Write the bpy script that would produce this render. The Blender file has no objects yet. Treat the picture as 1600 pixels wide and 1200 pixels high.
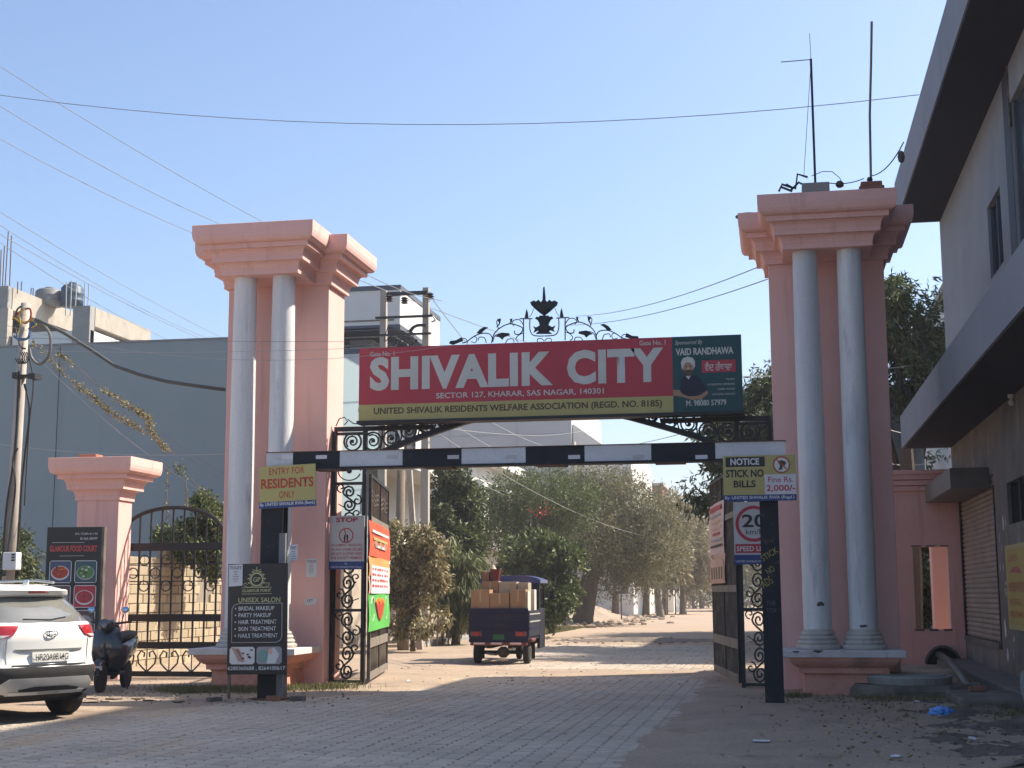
import bpy, bmesh, math, random
import numpy as np
from mathutils import Vector, Matrix, noise
random.seed(7); np.random.seed(7)
S = bpy.context.scene
COL = S.collection
rad = math.radians
# ------------------------------------------------------------------ camera
F = 2200.0; CH = 1.6
PITCH = math.atan(328 / F); YAW = math.atan(414 / F * math.cos(PITCH)); ROLL = 0.004
_sy, _cy = math.sin(YAW), math.cos(YAW); _sp, _cp = math.sin(PITCH), math.cos(PITCH)
_f0 = Vector((-_sy, _cy, 0)); _r = Vector((_cy, _sy, 0))
FW = _f0 * _cp + Vector((0, 0, _sp)); _u = Vector((0, 0, _cp)) - _f0 * _sp
_cr, _sr = math.cos(ROLL), math.sin(ROLL)
RT = _r * _cr - _u * _sr; UP = _u * _cr + _r * _sr
CAM = Vector((0, 0, CH))
cd = bpy.data.cameras.new("camera"); cam = bpy.data.objects.new("camera", cd); COL.objects.link(cam)
cd.sensor_width = 36; cd.lens = 36 * F / 1600; cd.clip_start = 0.1; cd.clip_end = 3000
m3 = Matrix((RT, UP, -FW)).transposed(); cam.matrix_world = Matrix.Translation(CAM) @ m3.to_4x4()
S.camera = cam
# ------------------------------------------------------------------ world, sun, exposure
SUN = Vector((0.80, 0.46, 0.98)).normalized()
W = bpy.data.worlds.new("World"); S.world = W; W.use_nodes = True
nt = W.node_tree; nt.nodes.clear()
sky = nt.nodes.new("ShaderNodeTexSky"); sky.sky_type = 'NISHITA'; sky.sun_disc = False
sky.sun_elevation = math.asin(SUN.z); sky.sun_rotation = math.atan2(SUN.x, SUN.y)
sky.altitude = 300; sky.air_density = 1.0; sky.dust_density = 3.0; sky.ozone_density = 4.0
bg = nt.nodes.new("ShaderNodeBackground"); bg.inputs[1].default_value = 0.079
wo = nt.nodes.new("ShaderNodeOutputWorld")
nt.links.new(sky.outputs[0], bg.inputs[0]); nt.links.new(bg.outputs[0], wo.inputs[0])
sl = bpy.data.lights.new("sun", 'SUN'); sl.energy = 3.1; sl.angle = rad(0.6); sl.color = (1.0, 0.91, 0.78)
so = bpy.data.objects.new("sun", sl); COL.objects.link(so)
so.rotation_euler = SUN.to_track_quat('Z', 'Y').to_euler(); so.location = (30, 20, 40)
S.view_settings.view_transform = 'Standard'; S.view_settings.look = 'None'
S.view_settings.exposure = 1.56; S.view_settings.gamma = 1; S.view_settings.use_curve_mapping = False
S.render.engine = 'CYCLES'; S.cycles.max_bounces = 8; S.cycles.transparent_max_bounces = 12
S.cycles.volume_bounces = 1; S.cycles.use_denoising = True
# ------------------------------------------------------------------ helpers: places
def ray(x, y): return RT * ((x - 800) / F) + UP * ((600 - y) / F) + FW
def G(x, y, z=0.0): d = ray(x, y); return CAM + d * ((z - CH) / d.z)
def A(x, y, Y): d = ray(x, y); return CAM + d * (Y / d.y)
def AX(x, y, X): d = ray(x, y); return CAM + d * (X / d.x)
# ------------------------------------------------------------------ helpers: materials
MATS = {}
def mat(name, col, rough=0.7, col2=None, nscale=2.0, stretch=(1, 1, 1), metal=0.0, stain=None, sscale=1.2, samt=0.5,
        bump=0.0, bscale=30.0, spec=0.4, rnd=0.0, fine=0.06, fscale=60, emit=0, stretch2=None, coat=0.0, alpha=1.0, trans=0.0):
    if name in MATS: return MATS[name]
    m = bpy.data.materials.new(name); m.use_nodes = True; n = m.node_tree; N = n.nodes; L = n.links
    b = N["Principled BSDF"]
    b.inputs["Roughness"].default_value = rough; b.inputs["Metallic"].default_value = metal
    b.inputs["Specular IOR Level"].default_value = spec
    if coat: b.inputs["Coat Weight"].default_value = coat; b.inputs["Coat Roughness"].default_value = 0.06
    if trans: b.inputs["Transmission Weight"].default_value = trans
    geo = N.new("ShaderNodeNewGeometry")
    def noi(scale, st=(1, 1, 1), det=4, rough_=0.6):
        mp = N.new("ShaderNodeMapping"); mp.inputs["Scale"].default_value = st
        L.new(geo.outputs["Position"], mp.inputs[0])
        t = N.new("ShaderNodeTexNoise"); t.inputs["Scale"].default_value = scale
        t.inputs["Detail"].default_value = det; t.inputs["Roughness"].default_value = rough_
        L.new(mp.outputs[0], t.inputs["Vector"]); return t
    def mix(fac, a, c, mode='MIX'):
        x = N.new("ShaderNodeMix"); x.data_type = 'RGBA'; x.blend_type = mode
        for s, v in ((x.inputs[0], fac), (x.inputs[6], a), (x.inputs[7], c)):
            if hasattr(v, "links"): L.new(v, s)
            elif isinstance(v, (tuple, list)): s.default_value = (*v, 1)
            else: s.default_value = v
        return x.outputs[2]
    def ramp(src, lo, hi):
        r = N.new("ShaderNodeMapRange"); r.inputs[1].default_value = lo; r.inputs[2].default_value = hi
        L.new(src, r.inputs[0]); return r.outputs[0]
    c2 = col2 if col2 else tuple(v * 0.82 for v in col)
    out = mix(ramp(noi(nscale, stretch).outputs["Fac"], 0.33, 0.67), col, c2)
    if fine:
        out = mix(ramp(noi(fscale, (1, 1, 1), 3).outputs["Fac"], 0.3, 0.7), out,
                  mix(1.0, out, (1 - fine * 3,) * 3, 'MULTIPLY'))
    if stain:
        out = mix(ramp(noi(sscale, stretch2 or stretch, 6, 0.65).outputs["Fac"], 0.66 - 0.22 * samt, 0.82 - 0.22 * samt), out, stain)
    if rnd:
        oi = N.new("ShaderNodeObjectInfo")
        r = N.new("ShaderNodeMapRange"); L.new(oi.outputs["Random"], r.inputs[0])
        r.inputs[3].default_value = 1 - rnd; r.inputs[4].default_value = 1 + rnd * 0.6
        cc = N.new("ShaderNodeCombineColor")
        for i in range(3): L.new(r.outputs[0], cc.inputs[i])
        out = mix(1.0, out, cc.outputs[0], 'MULTIPLY')
    L.new(out, b.inputs["Base Color"])
    if bump:
        bt = N.new("ShaderNodeBump"); bt.inputs["Strength"].default_value = bump; bt.inputs["Distance"].default_value = 0.02
        L.new(noi(bscale, (1, 1, 1), 5, 0.7).outputs["Fac"], bt.inputs["Height"]); L.new(bt.outputs[0], b.inputs["Normal"])
    if emit:
        b.inputs["Emission Color"].default_value = (*col, 1); b.inputs["Emission Strength"].default_value = emit
    MATS[name] = m; return m
def leafmat(name, cols, trans=0.25, rough=0.55):
    """leaf colours picked per leaf from a random face attribute"""
    m = bpy.data.materials.new(name); m.use_nodes = True; N = m.node_tree.nodes; L = m.node_tree.links
    b = N["Principled BSDF"]; b.inputs["Roughness"].default_value = rough; b.inputs["Specular IOR Level"].default_value = 0.35
    at = N.new("ShaderNodeAttribute"); at.attribute_name = "tint"
    cr = N.new("ShaderNodeValToRGB"); e = cr.color_ramp.elements
    while len(e) < len(cols): e.new(0.5)
    for i, c in enumerate(cols): e[i].position = i / (len(cols) - 1); e[i].color = (*c, 1)
    L.new(at.outputs["Fac"], cr.inputs[0]); L.new(cr.outputs[0], b.inputs["Base Color"])
    tr = N.new("ShaderNodeBsdfTranslucent"); L.new(cr.outputs[0], tr.inputs[0])
    mx = N.new("ShaderNodeMixShader"); mx.inputs[0].default_value = trans
    L.new(b.outputs[0], mx.inputs[1]); L.new(tr.outputs[0], mx.inputs[2]); L.new(mx.outputs[0], N["Material Output"].inputs[0])
    MATS[name] = m; return m
# ------------------------------------------------------------------ helpers: meshes
ORG = {}
class Fr:
    """a plane in space: origin, U (right), V (up), N toward the viewer"""
    def __init__(s, o, U=(1, 0, 0), V=(0, 0, 1)):
        s.o = Vector(o); s.U = Vector(U).normalized(); s.V = Vector(V).normalized(); s.N = s.U.cross(s.V)
    def p(s, u, v, w=0): return s.o + s.U * u + s.V * v + s.N * w
    def off(s, u, v, w=0): return Fr(s.p(u, v, w), s.U, s.V)
class MB:
    def __init__(s): s.v = []; s.f = []; s.sm = False
    def box(s, x0, x1, y0, y1, z0, z1):
        n = len(s.v)
        s.v += [(x0, y0, z0), (x1, y0, z0), (x1, y1, z0), (x0, y1, z0), (x0, y0, z1), (x1, y0, z1), (x1, y1, z1), (x0, y1, z1)]
        s.f += [tuple(n + i for i in q) for q in ((0, 3, 2, 1), (4, 5, 6, 7), (0, 1, 5, 4), (1, 2, 6, 5), (2, 3, 7, 6), (3, 0, 4, 7))]
        return s
    def fbox(s, F_, u0, u1, v0, v1, w0, w1):
        n = len(s.v)
        s.v += [tuple(F_.p(*c)) for c in ((u0, v0, w1), (u1, v0, w1), (u1, v0, w0), (u0, v0, w0), (u0, v1, w1), (u1, v1, w1), (u1, v1, w0), (u0, v1, w0))]
        s.f += [tuple(n + i for i in q) for q in ((0, 3, 2, 1), (4, 5, 6, 7), (0, 1, 5, 4), (1, 2, 6, 5), (2, 3, 7, 6), (3, 0, 4, 7))]
        return s
    def bbox(s, x0, x1, y0, y1, z0, z1, b=0.01):
        """box with chamfered edges"""
        bm = bmesh.new(); bmesh.ops.create_cube(bm, size=1)
        for v in bm.verts: v.co = Vector(((x0 + x1) / 2 + v.co.x * (x1 - x0), (y0 + y1) / 2 + v.co.y * (y1 - y0), (z0 + z1) / 2 + v.co.z * (z1 - z0)))
        bmesh.ops.bevel(bm, geom=bm.edges[:], offset=b, segments=2, affect='EDGES', profile=0.5)
        return s.add(bm)
    def add(s, bm):
        n = len(s.v); bm.verts.index_update()
        s.v += [tuple(v.co) for v in bm.verts]; s.f += [tuple(n + v.index for v in f.verts) for f in bm.faces]; bm.free(); return s
    def prism(s, F_, pts, t=0.01, w0=0.0):
        n = len(s.v); k = len(pts)
        s.v += [tuple(F_.p(u, v, w0)) for u, v in pts] + [tuple(F_.p(u, v, w0 + t)) for u, v in pts]
        s.f += [tuple(n + k + i for i in range(k)), tuple(n + i for i in reversed(range(k)))]
        s.f += [(n + i, n + (i + 1) % k, n + k + (i + 1) % k, n + k + i) for i in range(k)]
        return s
    def tube(s, pts, r=0.01, n=6, cap=True, closed=False):
        P = [Vector(p) for p in pts]; k = len(P); b = len(s.v)
        rr = r if isinstance(r, (list, tuple)) else [r] * k
        prev = None
        for i, p in enumerate(P):
            if closed: t = P[(i + 1) % k] - P[i - 1]
            else: t = P[min(i + 1, k - 1)] - P[max(i - 1, 0)]
            if t.length < 1e-9: t = Vector((0, 0, 1))
            t.normalize()
            if prev is None:
                a = Vector((0, 0, 1)) if abs(t.z) < 0.9 else Vector((1, 0, 0)); a = (a - t * a.dot(t)).normalized()
            else:
                a = prev - t * prev.dot(t)
                a = a.normalized() if a.length > 1e-6 else t.orthogonal().normalized()
            prev = a; c = t.cross(a)
            for j in range(n):
                q = 2 * math.pi * (j + 0.5) / n
                s.v.append(tuple(p + (a * math.cos(q) + c * math.sin(q)) * rr[i]))
        for i in range(k if closed else k - 1):
            i2 = (i + 1) % k
            for j in range(n):
                j2 = (j + 1) % n
                s.f.append((b + i * n + j, b + i * n + j2, b + i2 * n + j2, b + i2 * n + j))
        if cap and not closed:
            s.f += [tuple(b + j for j in reversed(range(n))), tuple(b + (k - 1) * n + j for j in range(n))]
        return s
    def lathe(s, c, prof, n=20, axis=(0, 0, 1), smooth=False):
        """prof: (radius, height) from bottom to top about c"""
        ax = Vector(axis).normalized(); a = ax.orthogonal().normalized(); d = ax.cross(a); c = Vector(c); b = len(s.v)
        for r, h in prof:
            for j in range(n):
                q = 2 * math.pi * j / n; s.v.append(tuple(c + ax * h + (a * math.cos(q) + d * math.sin(q)) * r))
        for i in range(len(prof) - 1):
            for j in range(n):
                j2 = (j + 1) % n; s.f.append((b + i * n + j, b + i * n + j2, b + (i + 1) * n + j2, b + (i + 1) * n + j))
        s.f += [tuple(b + j for j in reversed(range(n))), tuple(b + (len(prof) - 1) * n + j for j in range(n))]
        return s
    def ball(s, c, r, n=10, sc=(1, 1, 1)):
        c = Vector(c); b = len(s.v); m = max(4, n // 2)
        s.v.append((c.x, c.y, c.z - r * sc[2]))
        for i in range(1, m):
            ph = -math.pi / 2 + math.pi * i / m
            for j in range(n):
                q = 2 * math.pi * j / n
                s.v.append((c.x + r * sc[0] * math.cos(ph) * math.cos(q), c.y + r * sc[1] * math.cos(ph) * math.sin(q), c.z + r * sc[2] * math.sin(ph)))
        s.v.append((c.x, c.y, c.z + r * sc[2])); e = len(s.v) - 1
        for j in range(n):
            j2 = (j + 1) % n; s.f.append((b, b + 1 + j2, b + 1 + j)); s.f.append((e, b + 1 + (m - 2) * n + j, b + 1 + (m - 2) * n + j2))
        for i in range(m - 2):
            for j in range(n):
                j2 = (j + 1) % n; o = b + 1 + i * n; s.f.append((o + j, o + j2, o + n + j2, o + n + j))
        return s
    def grid(s, P):
        """P: rows of points"""
        b = len(s.v); R = len(P); Cn = len(P[0])
        for r in P: s.v += [tuple(q) for q in r]
        for i in range(R - 1):
            for j in range(Cn - 1): s.f.append((b + i * Cn + j, b + i * Cn + j + 1, b + (i + 1) * Cn + j + 1, b + (i + 1) * Cn + j))
        return s
    def build(s, name, m, parent=None, smooth=False, local=False, loc=None, auto=None):
        me = bpy.data.meshes.new(name)
        org = Vector((0, 0, 0))
        if parent is not None and not local: org = ORG.get(parent.name, Vector((0, 0, 0)))
        if parent is None and loc is not None: org = Vector(loc)
        vs = s.v if org.length == 0 else [(a - org.x, b - org.y, c - org.z) for a, b, c in s.v]
        me.from_pydata(vs, [], s.f); me.materials.append(m)
        if smooth: me.polygons.foreach_set("use_smooth", [True] * len(me.polygons))
        if auto: me.polygons.foreach_set("use_smooth", [True] * len(me.polygons)); me.set_sharp_from_angle(angle=rad(auto))
        o = bpy.data.objects.new(name, me); COL.objects.link(o)
        if parent is not None: o.parent = parent; ORG[o.name] = org
        elif loc is not None: o.location = org; ORG[o.name] = org
        else: ORG[o.name] = org
        return o
def tag(o, label, cat, group=None, kind=None):
    if label: o['label'] = label
    if cat: o['category'] = cat
    if group: o['group'] = group
    if kind: o['kind'] = kind
    return o
def thing(name, label, cat, loc=(0, 0, 0), group=None, rz=0.0):
    o = bpy.data.objects.new(name, None); COL.objects.link(o); o.location = loc; o.rotation_euler = (0, 0, rz)
    ORG[o.name] = Vector(loc); o.empty_display_size = 0.2
    return tag(o, label, cat, group)
def struct(o): o['kind'] = 'structure'; return o
def text(F_, string, u, v, w, h, m, parent, name='lettering', bold=0.0, ex=0.0015, shear=0.0, lift=0.003, fit=True, res=3, spc=1.0):
    """one line of lettering as a thin mesh, fitted to the box (u,v,w,h) of the plane"""
    cu = bpy.data.curves.new("t", 'FONT'); cu.body = string; cu.resolution_u = res; cu.offset = bold; cu.shear = shear; cu.space_character = spc; cu.extrude = 0.0
    to = bpy.data.objects.new("t", cu); COL.objects.link(to)
    dg = bpy.context.evaluated_depsgraph_get(); me = bpy.data.meshes.new_from_object(to.evaluated_get(dg)); me.name = name
    bpy.data.objects.remove(to); bpy.data.curves.remove(cu)
    n = len(me.vertices)
    if n == 0: return None
    co = np.empty(n * 3); me.vertices.foreach_get("co", co); co = co.reshape(-1, 3)
    lo, hi = co.min(0), co.max(0); sx = w / max(hi[0] - lo[0], 1e-6); sv = h / max(hi[1] - lo[1], 1e-6)
    if not fit: sx = sv = min(sx, sv)
    uu = u + (co[:, 0] - lo[0]) * sx; vv = v + (co[:, 1] - lo[1]) * sv
    org = ORG.get(parent.name, Vector())
    O = np.array(F_.o - org) + np.outer(uu, F_.U) + np.outer(vv, F_.V) + np.outer(np.full(n, lift), F_.N)
    me.vertices.foreach_set("co", O.ravel()); me.materials.clear(); me.materials.append(m); me.update()
    o = bpy.data.objects.new(name, me); COL.objects.link(o); o.parent = parent; ORG[o.name] = org
    return o
def ell(cu, cv, ru, rv, n=20, a0=0, a1=2 * math.pi): return [(cu + ru * math.cos(a0 + (a1 - a0) * i / n), cv + rv * math.sin(a0 + (a1 - a0) * i / n)) for i in range(n)]
def copy(o, **k):
    c = o.copy(); COL.objects.link(c)
    return c
def s_scroll(n=14, turns=1.6):
    pts = []
    for i in range(n + 1):
        t = i / n; a = -2 * math.pi * turns * (1 - t); r = 0.04 + 0.21 * t; pts.append((0.5 + r * math.cos(a), 0.25 + r * math.sin(a)))
    out = pts[:]
    for i in range(1, 5):
        t = i / 5; q = (1 - t) ** 3 * 0.75 + 3 * (1 - t) ** 2 * t * 0.75 + 3 * (1 - t) * t * t * 0.25 + t ** 3 * 0.25
        out.append((q, 0.25 + 0.5 * t))
    return out + [(1 - x, 1 - y) for x, y in reversed(pts)]
SS = s_scroll()
def spiral(cu, cv, r, turns=1.4, a_end=0.0, n=16, sgn=1):
    """from its eye outward, ending at angle a_end at radius r"""
    return [(cu + (0.12 * r + 0.88 * r * i / n) * math.cos(a_end - sgn * 2 * math.pi * turns * (1 - i / n)),
             cv + (0.12 * r + 0.88 * r * i / n) * math.sin(a_end - sgn * 2 * math.pi * turns * (1 - i / n))) for i in range(n + 1)]
def scroll(F_, u, v, w, h, m, parent, r=0.012, flip=False, rot=False, name='scroll'):
    P = []
    for x, y in SS:
        if rot: x, y = y, x
        if flip: x = 1 - x
        P.append(F_.p(u + x * w, v + y * h))
    return MB().tube(P, r, 4).build(name, m, parent)
def curl(F_, pts, r, m, parent, name='scroll', n=4): return MB().tube([F_.p(*q) for q in pts], r, n).build(name, m, parent)
# ------------------------------------------------------------------ materials
pink = mat('pink_paint', (0.85, 0.515, 0.455), 0.75, (0.82, 0.475, 0.415), 1.4, bump=0.15, bscale=25, stain=(0.64, 0.37, 0.32), sscale=2.4, samt=0.45, stretch2=(2, 2, 0.14))
pink_low = mat('pink_plinth_paint', (0.74, 0.36, 0.27), 0.8, (0.64, 0.30, 0.22), 2.2, bump=0.25, bscale=22, stain=(0.34, 0.20, 0.14), sscale=1.8, samt=0.5)
colm = mat('whitewash', (0.84, 0.82, 0.80), 0.65, (0.60, 0.60, 0.61), 2.5, (1.5, 1.5, 0.10), stain=(0.42, 0.42, 0.43), sscale=5, samt=0.40, stretch2=(1, 1, 0.15), bump=0.3, bscale=18)
slabm = mat('whitewash_slab', (0.74, 0.68, 0.65), 0.75, (0.62, 0.56, 0.53), 3, stain=(0.33, 0.29, 0.27), sscale=4, samt=0.4, bump=0.25)
baserm = mat('dusty_rings', (0.60, 0.55, 0.50), 0.8, (0.46, 0.42, 0.37), 3, stain=(0.26, 0.22, 0.18), sscale=4, samt=0.4)
iron = mat('black_iron', (0.018, 0.018, 0.019), 0.5, (0.032, 0.029, 0.027), 3, stain=(0.07, 0.058, 0.048), sscale=5, samt=0.2, fine=0.1)
iron2 = mat('dusty_iron', (0.10, 0.085, 0.07), 0.65, (0.20, 0.165, 0.13), 3, stain=(0.26, 0.21, 0.16), sscale=3, samt=0.5)
iron_pale = mat('iron_sheet_pale', (0.25, 0.215, 0.18), 0.65, (0.19, 0.16, 0.13), 3, stain=(0.12, 0.10, 0.08), sscale=3, samt=0.4)  # paler brown-grey iron for the broad rails of the gate leaves
barw = mat('barrier_white', (0.68, 0.68, 0.70), 0.45, (0.58, 0.58, 0.60), 2, stain=(0.40, 0.38, 0.37), sscale=4, samt=0.25)
barb = mat('barrier_black', (0.016, 0.017, 0.021), 0.6, (0.026, 0.026, 0.03), 2, spec=.25, stain=(0.13, 0.11, 0.10), sscale=4, samt=0.2)
rust = mat('rusty_steel', (0.16, 0.075, 0.045), 0.8, (0.09, 0.05, 0.035), 6)
conc = mat('concrete', (0.34, 0.325, 0.30), 0.85, (0.27, 0.26, 0.24), 1.5, stain=(0.22, 0.21, 0.20), sscale=0.8, samt=0.5, bump=0.3, bscale=12)
concl = mat('cream_concrete', (0.44, 0.39, 0.32), 0.85, (0.35, 0.31, 0.255), 1.5, stain=(0.26, 0.23, 0.19), sscale=1.2, samt=0.5, bump=0.2)
concd = mat('dark_concrete', (0.16, 0.145, 0.13), 0.9, (0.11, 0.10, 0.09), 2.5, stain=(0.24, 0.21, 0.18), sscale=2.5, samt=0.4, bump=0.4)
polem = mat('concrete_pole', (0.46, 0.41, 0.35), 0.85, (0.36, 0.32, 0.28), 3, (1, 1, 0.3), stain=(0.20, 0.18, 0.16), sscale=4, samt=0.3, bump=0.3)
bluew = mat('grey_blue_render', (0.245, 0.315, 0.345), 0.8, (0.225, 0.292, 0.322), 0.25, stain=(0.185, 0.25, 0.28), sscale=1.2, samt=0.5, fine=0.03, stretch2=(1, 1, .07))
greyw = mat('grey_render', (0.40, 0.42, 0.43), 0.8, (0.36, 0.38, 0.39), 0.3, fine=0.02)
white = mat('white_render', (0.74, 0.72, 0.67), 0.7, (0.68, 0.66, 0.61), 0.5, stain=(0.48, 0.45, 0.40), sscale=0.5, samt=0.25)
trimd = mat('dark_trim', (0.10, 0.11, 0.14), 0.6)
bgrey = mat('slate_paint', (0.25, 0.26, 0.295), 0.75, (0.215, 0.225, 0.255), 0.6, stain=(0.175, 0.175, 0.185), sscale=0.7, samt=0.5, bump=0.12, bscale=15, stretch2=(1, 2.5, 0.15))
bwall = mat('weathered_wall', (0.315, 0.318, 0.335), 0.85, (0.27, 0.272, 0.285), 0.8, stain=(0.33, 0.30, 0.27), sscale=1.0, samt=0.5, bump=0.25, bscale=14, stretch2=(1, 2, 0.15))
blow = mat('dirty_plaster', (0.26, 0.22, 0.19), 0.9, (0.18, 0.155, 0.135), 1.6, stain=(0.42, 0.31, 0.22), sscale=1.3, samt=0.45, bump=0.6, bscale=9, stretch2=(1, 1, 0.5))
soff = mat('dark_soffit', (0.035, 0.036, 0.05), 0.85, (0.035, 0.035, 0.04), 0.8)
shut = mat('shutter_steel', (0.38, 0.29, 0.23), 0.55, (0.30, 0.225, 0.18), 2, stain=(0.15, 0.10, 0.075), sscale=2, samt=0.4, metal=0.1)
glassd = mat('dark_glass', (0.03, 0.035, 0.04), 0.12, spec=0.6, fine=0)
glassf = mat('far_glass', (0.07, 0.09, 0.10), 0.15, spec=0.6, fine=0)
dirt = mat('dirt', (0.44, 0.33, 0.23), 0.95, (0.33, 0.25, 0.185), 0.7, stain=(0.17, 0.13, 0.10), sscale=1.1, samt=0.40, bump=0.8, bscale=12, fine=0.1, fscale=25)
dirtr = mat('packed_earth', (0.40, 0.295, 0.205), 0.95, (0.34, 0.26, 0.195), 0.4, stain=(0.33, 0.27, 0.22), sscale=0.5, samt=0.4, bump=0.5, bscale=10)
paver_m = mat('paver_concrete', (0.55, 0.455, 0.355), 0.85, (0.42, 0.35, 0.275), 0.6, stain=(0.46, 0.325, 0.21), sscale=1.0, samt=0.55, stretch2=(1, .3, 1), rnd=0.14, bump=0.3, bscale=40)
joint = mat('joint_sand', (0.045, 0.036, 0.028), 0.95, (0.26, 0.20, 0.145), 0.5, bump=0.4)
brickm = mat('fly_ash_block', (0.47, 0.38, 0.26), 0.9, (0.38, 0.31, 0.21), 2, rnd=0.18, bump=0.5, bscale=20)
mortar = mat('mortar', (0.30, 0.25, 0.19), 0.95, bump=0.4)
redbrick = mat('red_brick', (0.36, 0.17, 0.11), 0.9, (0.28, 0.13, 0.09), 5, rnd=0.25, bump=0.5)
bark = mat('bark', (0.13, 0.10, 0.075), 0.9, (0.08, 0.062, 0.05), 4, (1, 1, 0.25), bump=0.8, bscale=14)
barkl = mat('pale_bark', (0.24, 0.19, 0.14), 0.9, (0.16, 0.125, 0.095), 4, (1, 1, 0.25), bump=0.8, bscale=14)
wirem = mat('cable_black', (0.035, 0.033, 0.032), 0.6, fine=0)
wireg = mat('cable_grey', (0.22, 0.22, 0.22), 0.5, fine=0)
wirew = mat('cable_pale', (0.42, 0.42, 0.40), 0.5, fine=0)
# print inks
def ink(n, c, r=0.45, **k): return mat('print_' + n, c, r, tuple(x * 0.86 for x in c), 1.5, fine=0.03, bump=.35, bscale=1.6, **k)
i_red = ink('red', (0.50, 0.045, 0.065)); i_yel = ink('yellow', (0.50, 0.42, 0.15)); i_grn = ink('dark_green', (0.012, 0.072, 0.075))
i_wht = ink('white', (0.72, 0.72, 0.70)); i_let = ink('letter_grey', (0.62, 0.62, 0.56)); i_blk = ink('black', (0.022, 0.020, 0.020)); i_brn = ink('brown', (0.10, 0.065, 0.03))
i_blu = ink('blue', (0.03, 0.06, 0.22)); i_org = ink('orange', (0.80, 0.22, 0.05)); i_or2 = ink('light_orange', (0.80, 0.36, 0.12)); i_lg = ink('green', (0.12, 0.50, 0.10))
i_rtx = ink('red_text', (0.50, 0.06, 0.03)); i_ppr = ink('paper', (0.70, 0.68, 0.70)); i_gry = ink('mid_grey', (0.35, 0.35, 0.35)); i_skin = ink('skin', (0.42, 0.25, 0.15))
i_shirt = ink('shirt', (0.018, 0.016, 0.035)); i_gold = ink('gold', (0.52, 0.50, 0.24)); i_pch = ink('peach', (0.72, 0.46, 0.34)); i_pnk = ink('pale_pink', (0.74, 0.55, 0.52))
# ------------------------------------------------------------------ ground
def gh(x, y):
    """height of the bare earth: under the pavers in the road, over them at its dusty margins"""
    n1 = noise.noise(Vector((x * 0.35, y * 0.22, 3.1))); n2 = noise.noise(Vector((x * 1.3, y * 1.1, 7.7))); n3 = noise.noise(Vector((x * 4.1, y * 4.0, 1.7)))
    right = -1.45 + 0.35 * n1 + 0.02 * (y - 12)                    # east margin of the pavers
    dr = x - right
    left = -8.6 - (19.0 - y) * 0.62 if y < 19.5 else (-8.3 + (y - 19.5) * 0.42 if y < 25 else -6.0 - 0.10 * (y - 25))
    dl = left + 0.5 * n1 - x
    band = min(1, max(0, 1 - abs(y - 29.2) / 2.6))                # sand drifted over the sill of the gate
    d = max(dr, dl)
    h = -0.020 + 0.05 * max(0, min(1, d * 0.9 + 0.5)) + 0.012 * n1 + 0.006 * n2
    h += 0.038 * band + 0.005 * n3 * (1 if h > -0.01 else 0.3)
    if x > 0.2: h += 0.03 * (x - 0.2) * (0.4 + 0.6 * n2) * min(1, (x - 0.2))
    if x > 0.2: h += 0.028 * n3 + 0.03 * max(0, noise.noise(Vector((x * 2.2, y * 2.0, 5))))
    if y > 45: h += 0.02 * n2 + (0.05 if y < 46.5 else 0.0)
    return h
def lin(a, b, n): return [a + (b - a) * i / n for i in range(n + 1)]
xs = lin(-90, -17, 14)[:-1] + lin(-17, 5, 150) + lin(5, 90, 14)[1:]
ys = lin(-30, 10, 8)[:-1] + lin(10, 48, 190) + lin(48, 130, 60)[1:] + lin(130, 420, 12)[1:]
g = MB(); g.grid([[(x, y, gh(x, y) if -20 < x < 8 and 8 < y < 140 else 0.0) for x in xs] for y in ys])
struct(g.build('ground', dirt, smooth=True))
# pavers: columns running along the road, staggered joints
PW, PL, PJ = 0.205, 0.215, 0.013
PZ = 0.016
def paver_shape(ph, w, l, c, zb, zt):
    """six-sided interlocking block: the long sides bend in step with the neighbours"""
    a = PZ if ph else -PZ
    o6 = lambda w_, l_: [(-w_ + a, -l_), (w_ + a, -l_), (w_ - a, 0), (w_ + a, l_), (-w_ + a, l_), (-w_ - a, 0)]
    v = [(x, y, zb) for x, y in o6(w, l)] + [(x, y, -.008) for x, y in o6(w, l)] + [(x, y, z) for (x, y), z in zip(o6(w - c, l - c), zt)]
    f = [(6 + i, 6 + (i + 1) % 6, 12 + (i + 1) % 6, 12 + i) for i in range(6)] + [(i, (i + 1) % 6, 6 + (i + 1) % 6, 6 + i) for i in range(6)] + [(12, 13, 14, 17), (17, 14, 15, 16)]
    return v, f
def paver_mesh(k, dx=0.0):
    mb = MB(); rr = random.Random(k)
    w, l = PW / 2 - PJ / 2, PL / 2 - PJ * .9; c = 0.012
    zz = [0.0 + rr.uniform(-0.003, 0.002) for _ in range(6)]; mb.v, mb.f = paver_shape(k % 2, w, l, c, -.06, zz); return mb
    mb.v = [(-w, -l, -.06), (w, -l, -.06), (w, l, -.06), (-w, l, -.06), (-w, -l, -.008), (w, -l, -.008), (w, l, -.008), (-w, l, -.008),
            (-w + c, -l + c, zz[0]), (w - c, -l + c, zz[1]), (w - c, l - c, zz[2]), (-w + c, l - c, zz[3])]
    mb.f = [(0, 1, 5, 4), (1, 2, 6, 5), (2, 3, 7, 6), (3, 0, 4, 7), (4, 5, 9, 8), (5, 6, 10, 9), (6, 7, 11, 10), (7, 4, 8, 11), (8, 9, 10, 11)]
    return mb
road = MB(); road.box(-14.5, -1.0, 8.0, 46.0, -0.10, -0.048); road = struct(road.build('paved_road', joint))
pmesh = []
for k in range(4):
    o = paver_mesh(k).build('paver', paver_m, road); pmesh.append(o.data); bpy.data.objects.remove(o)
rows = {}
cand = []
ncol = int(13.4 / PW)
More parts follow.
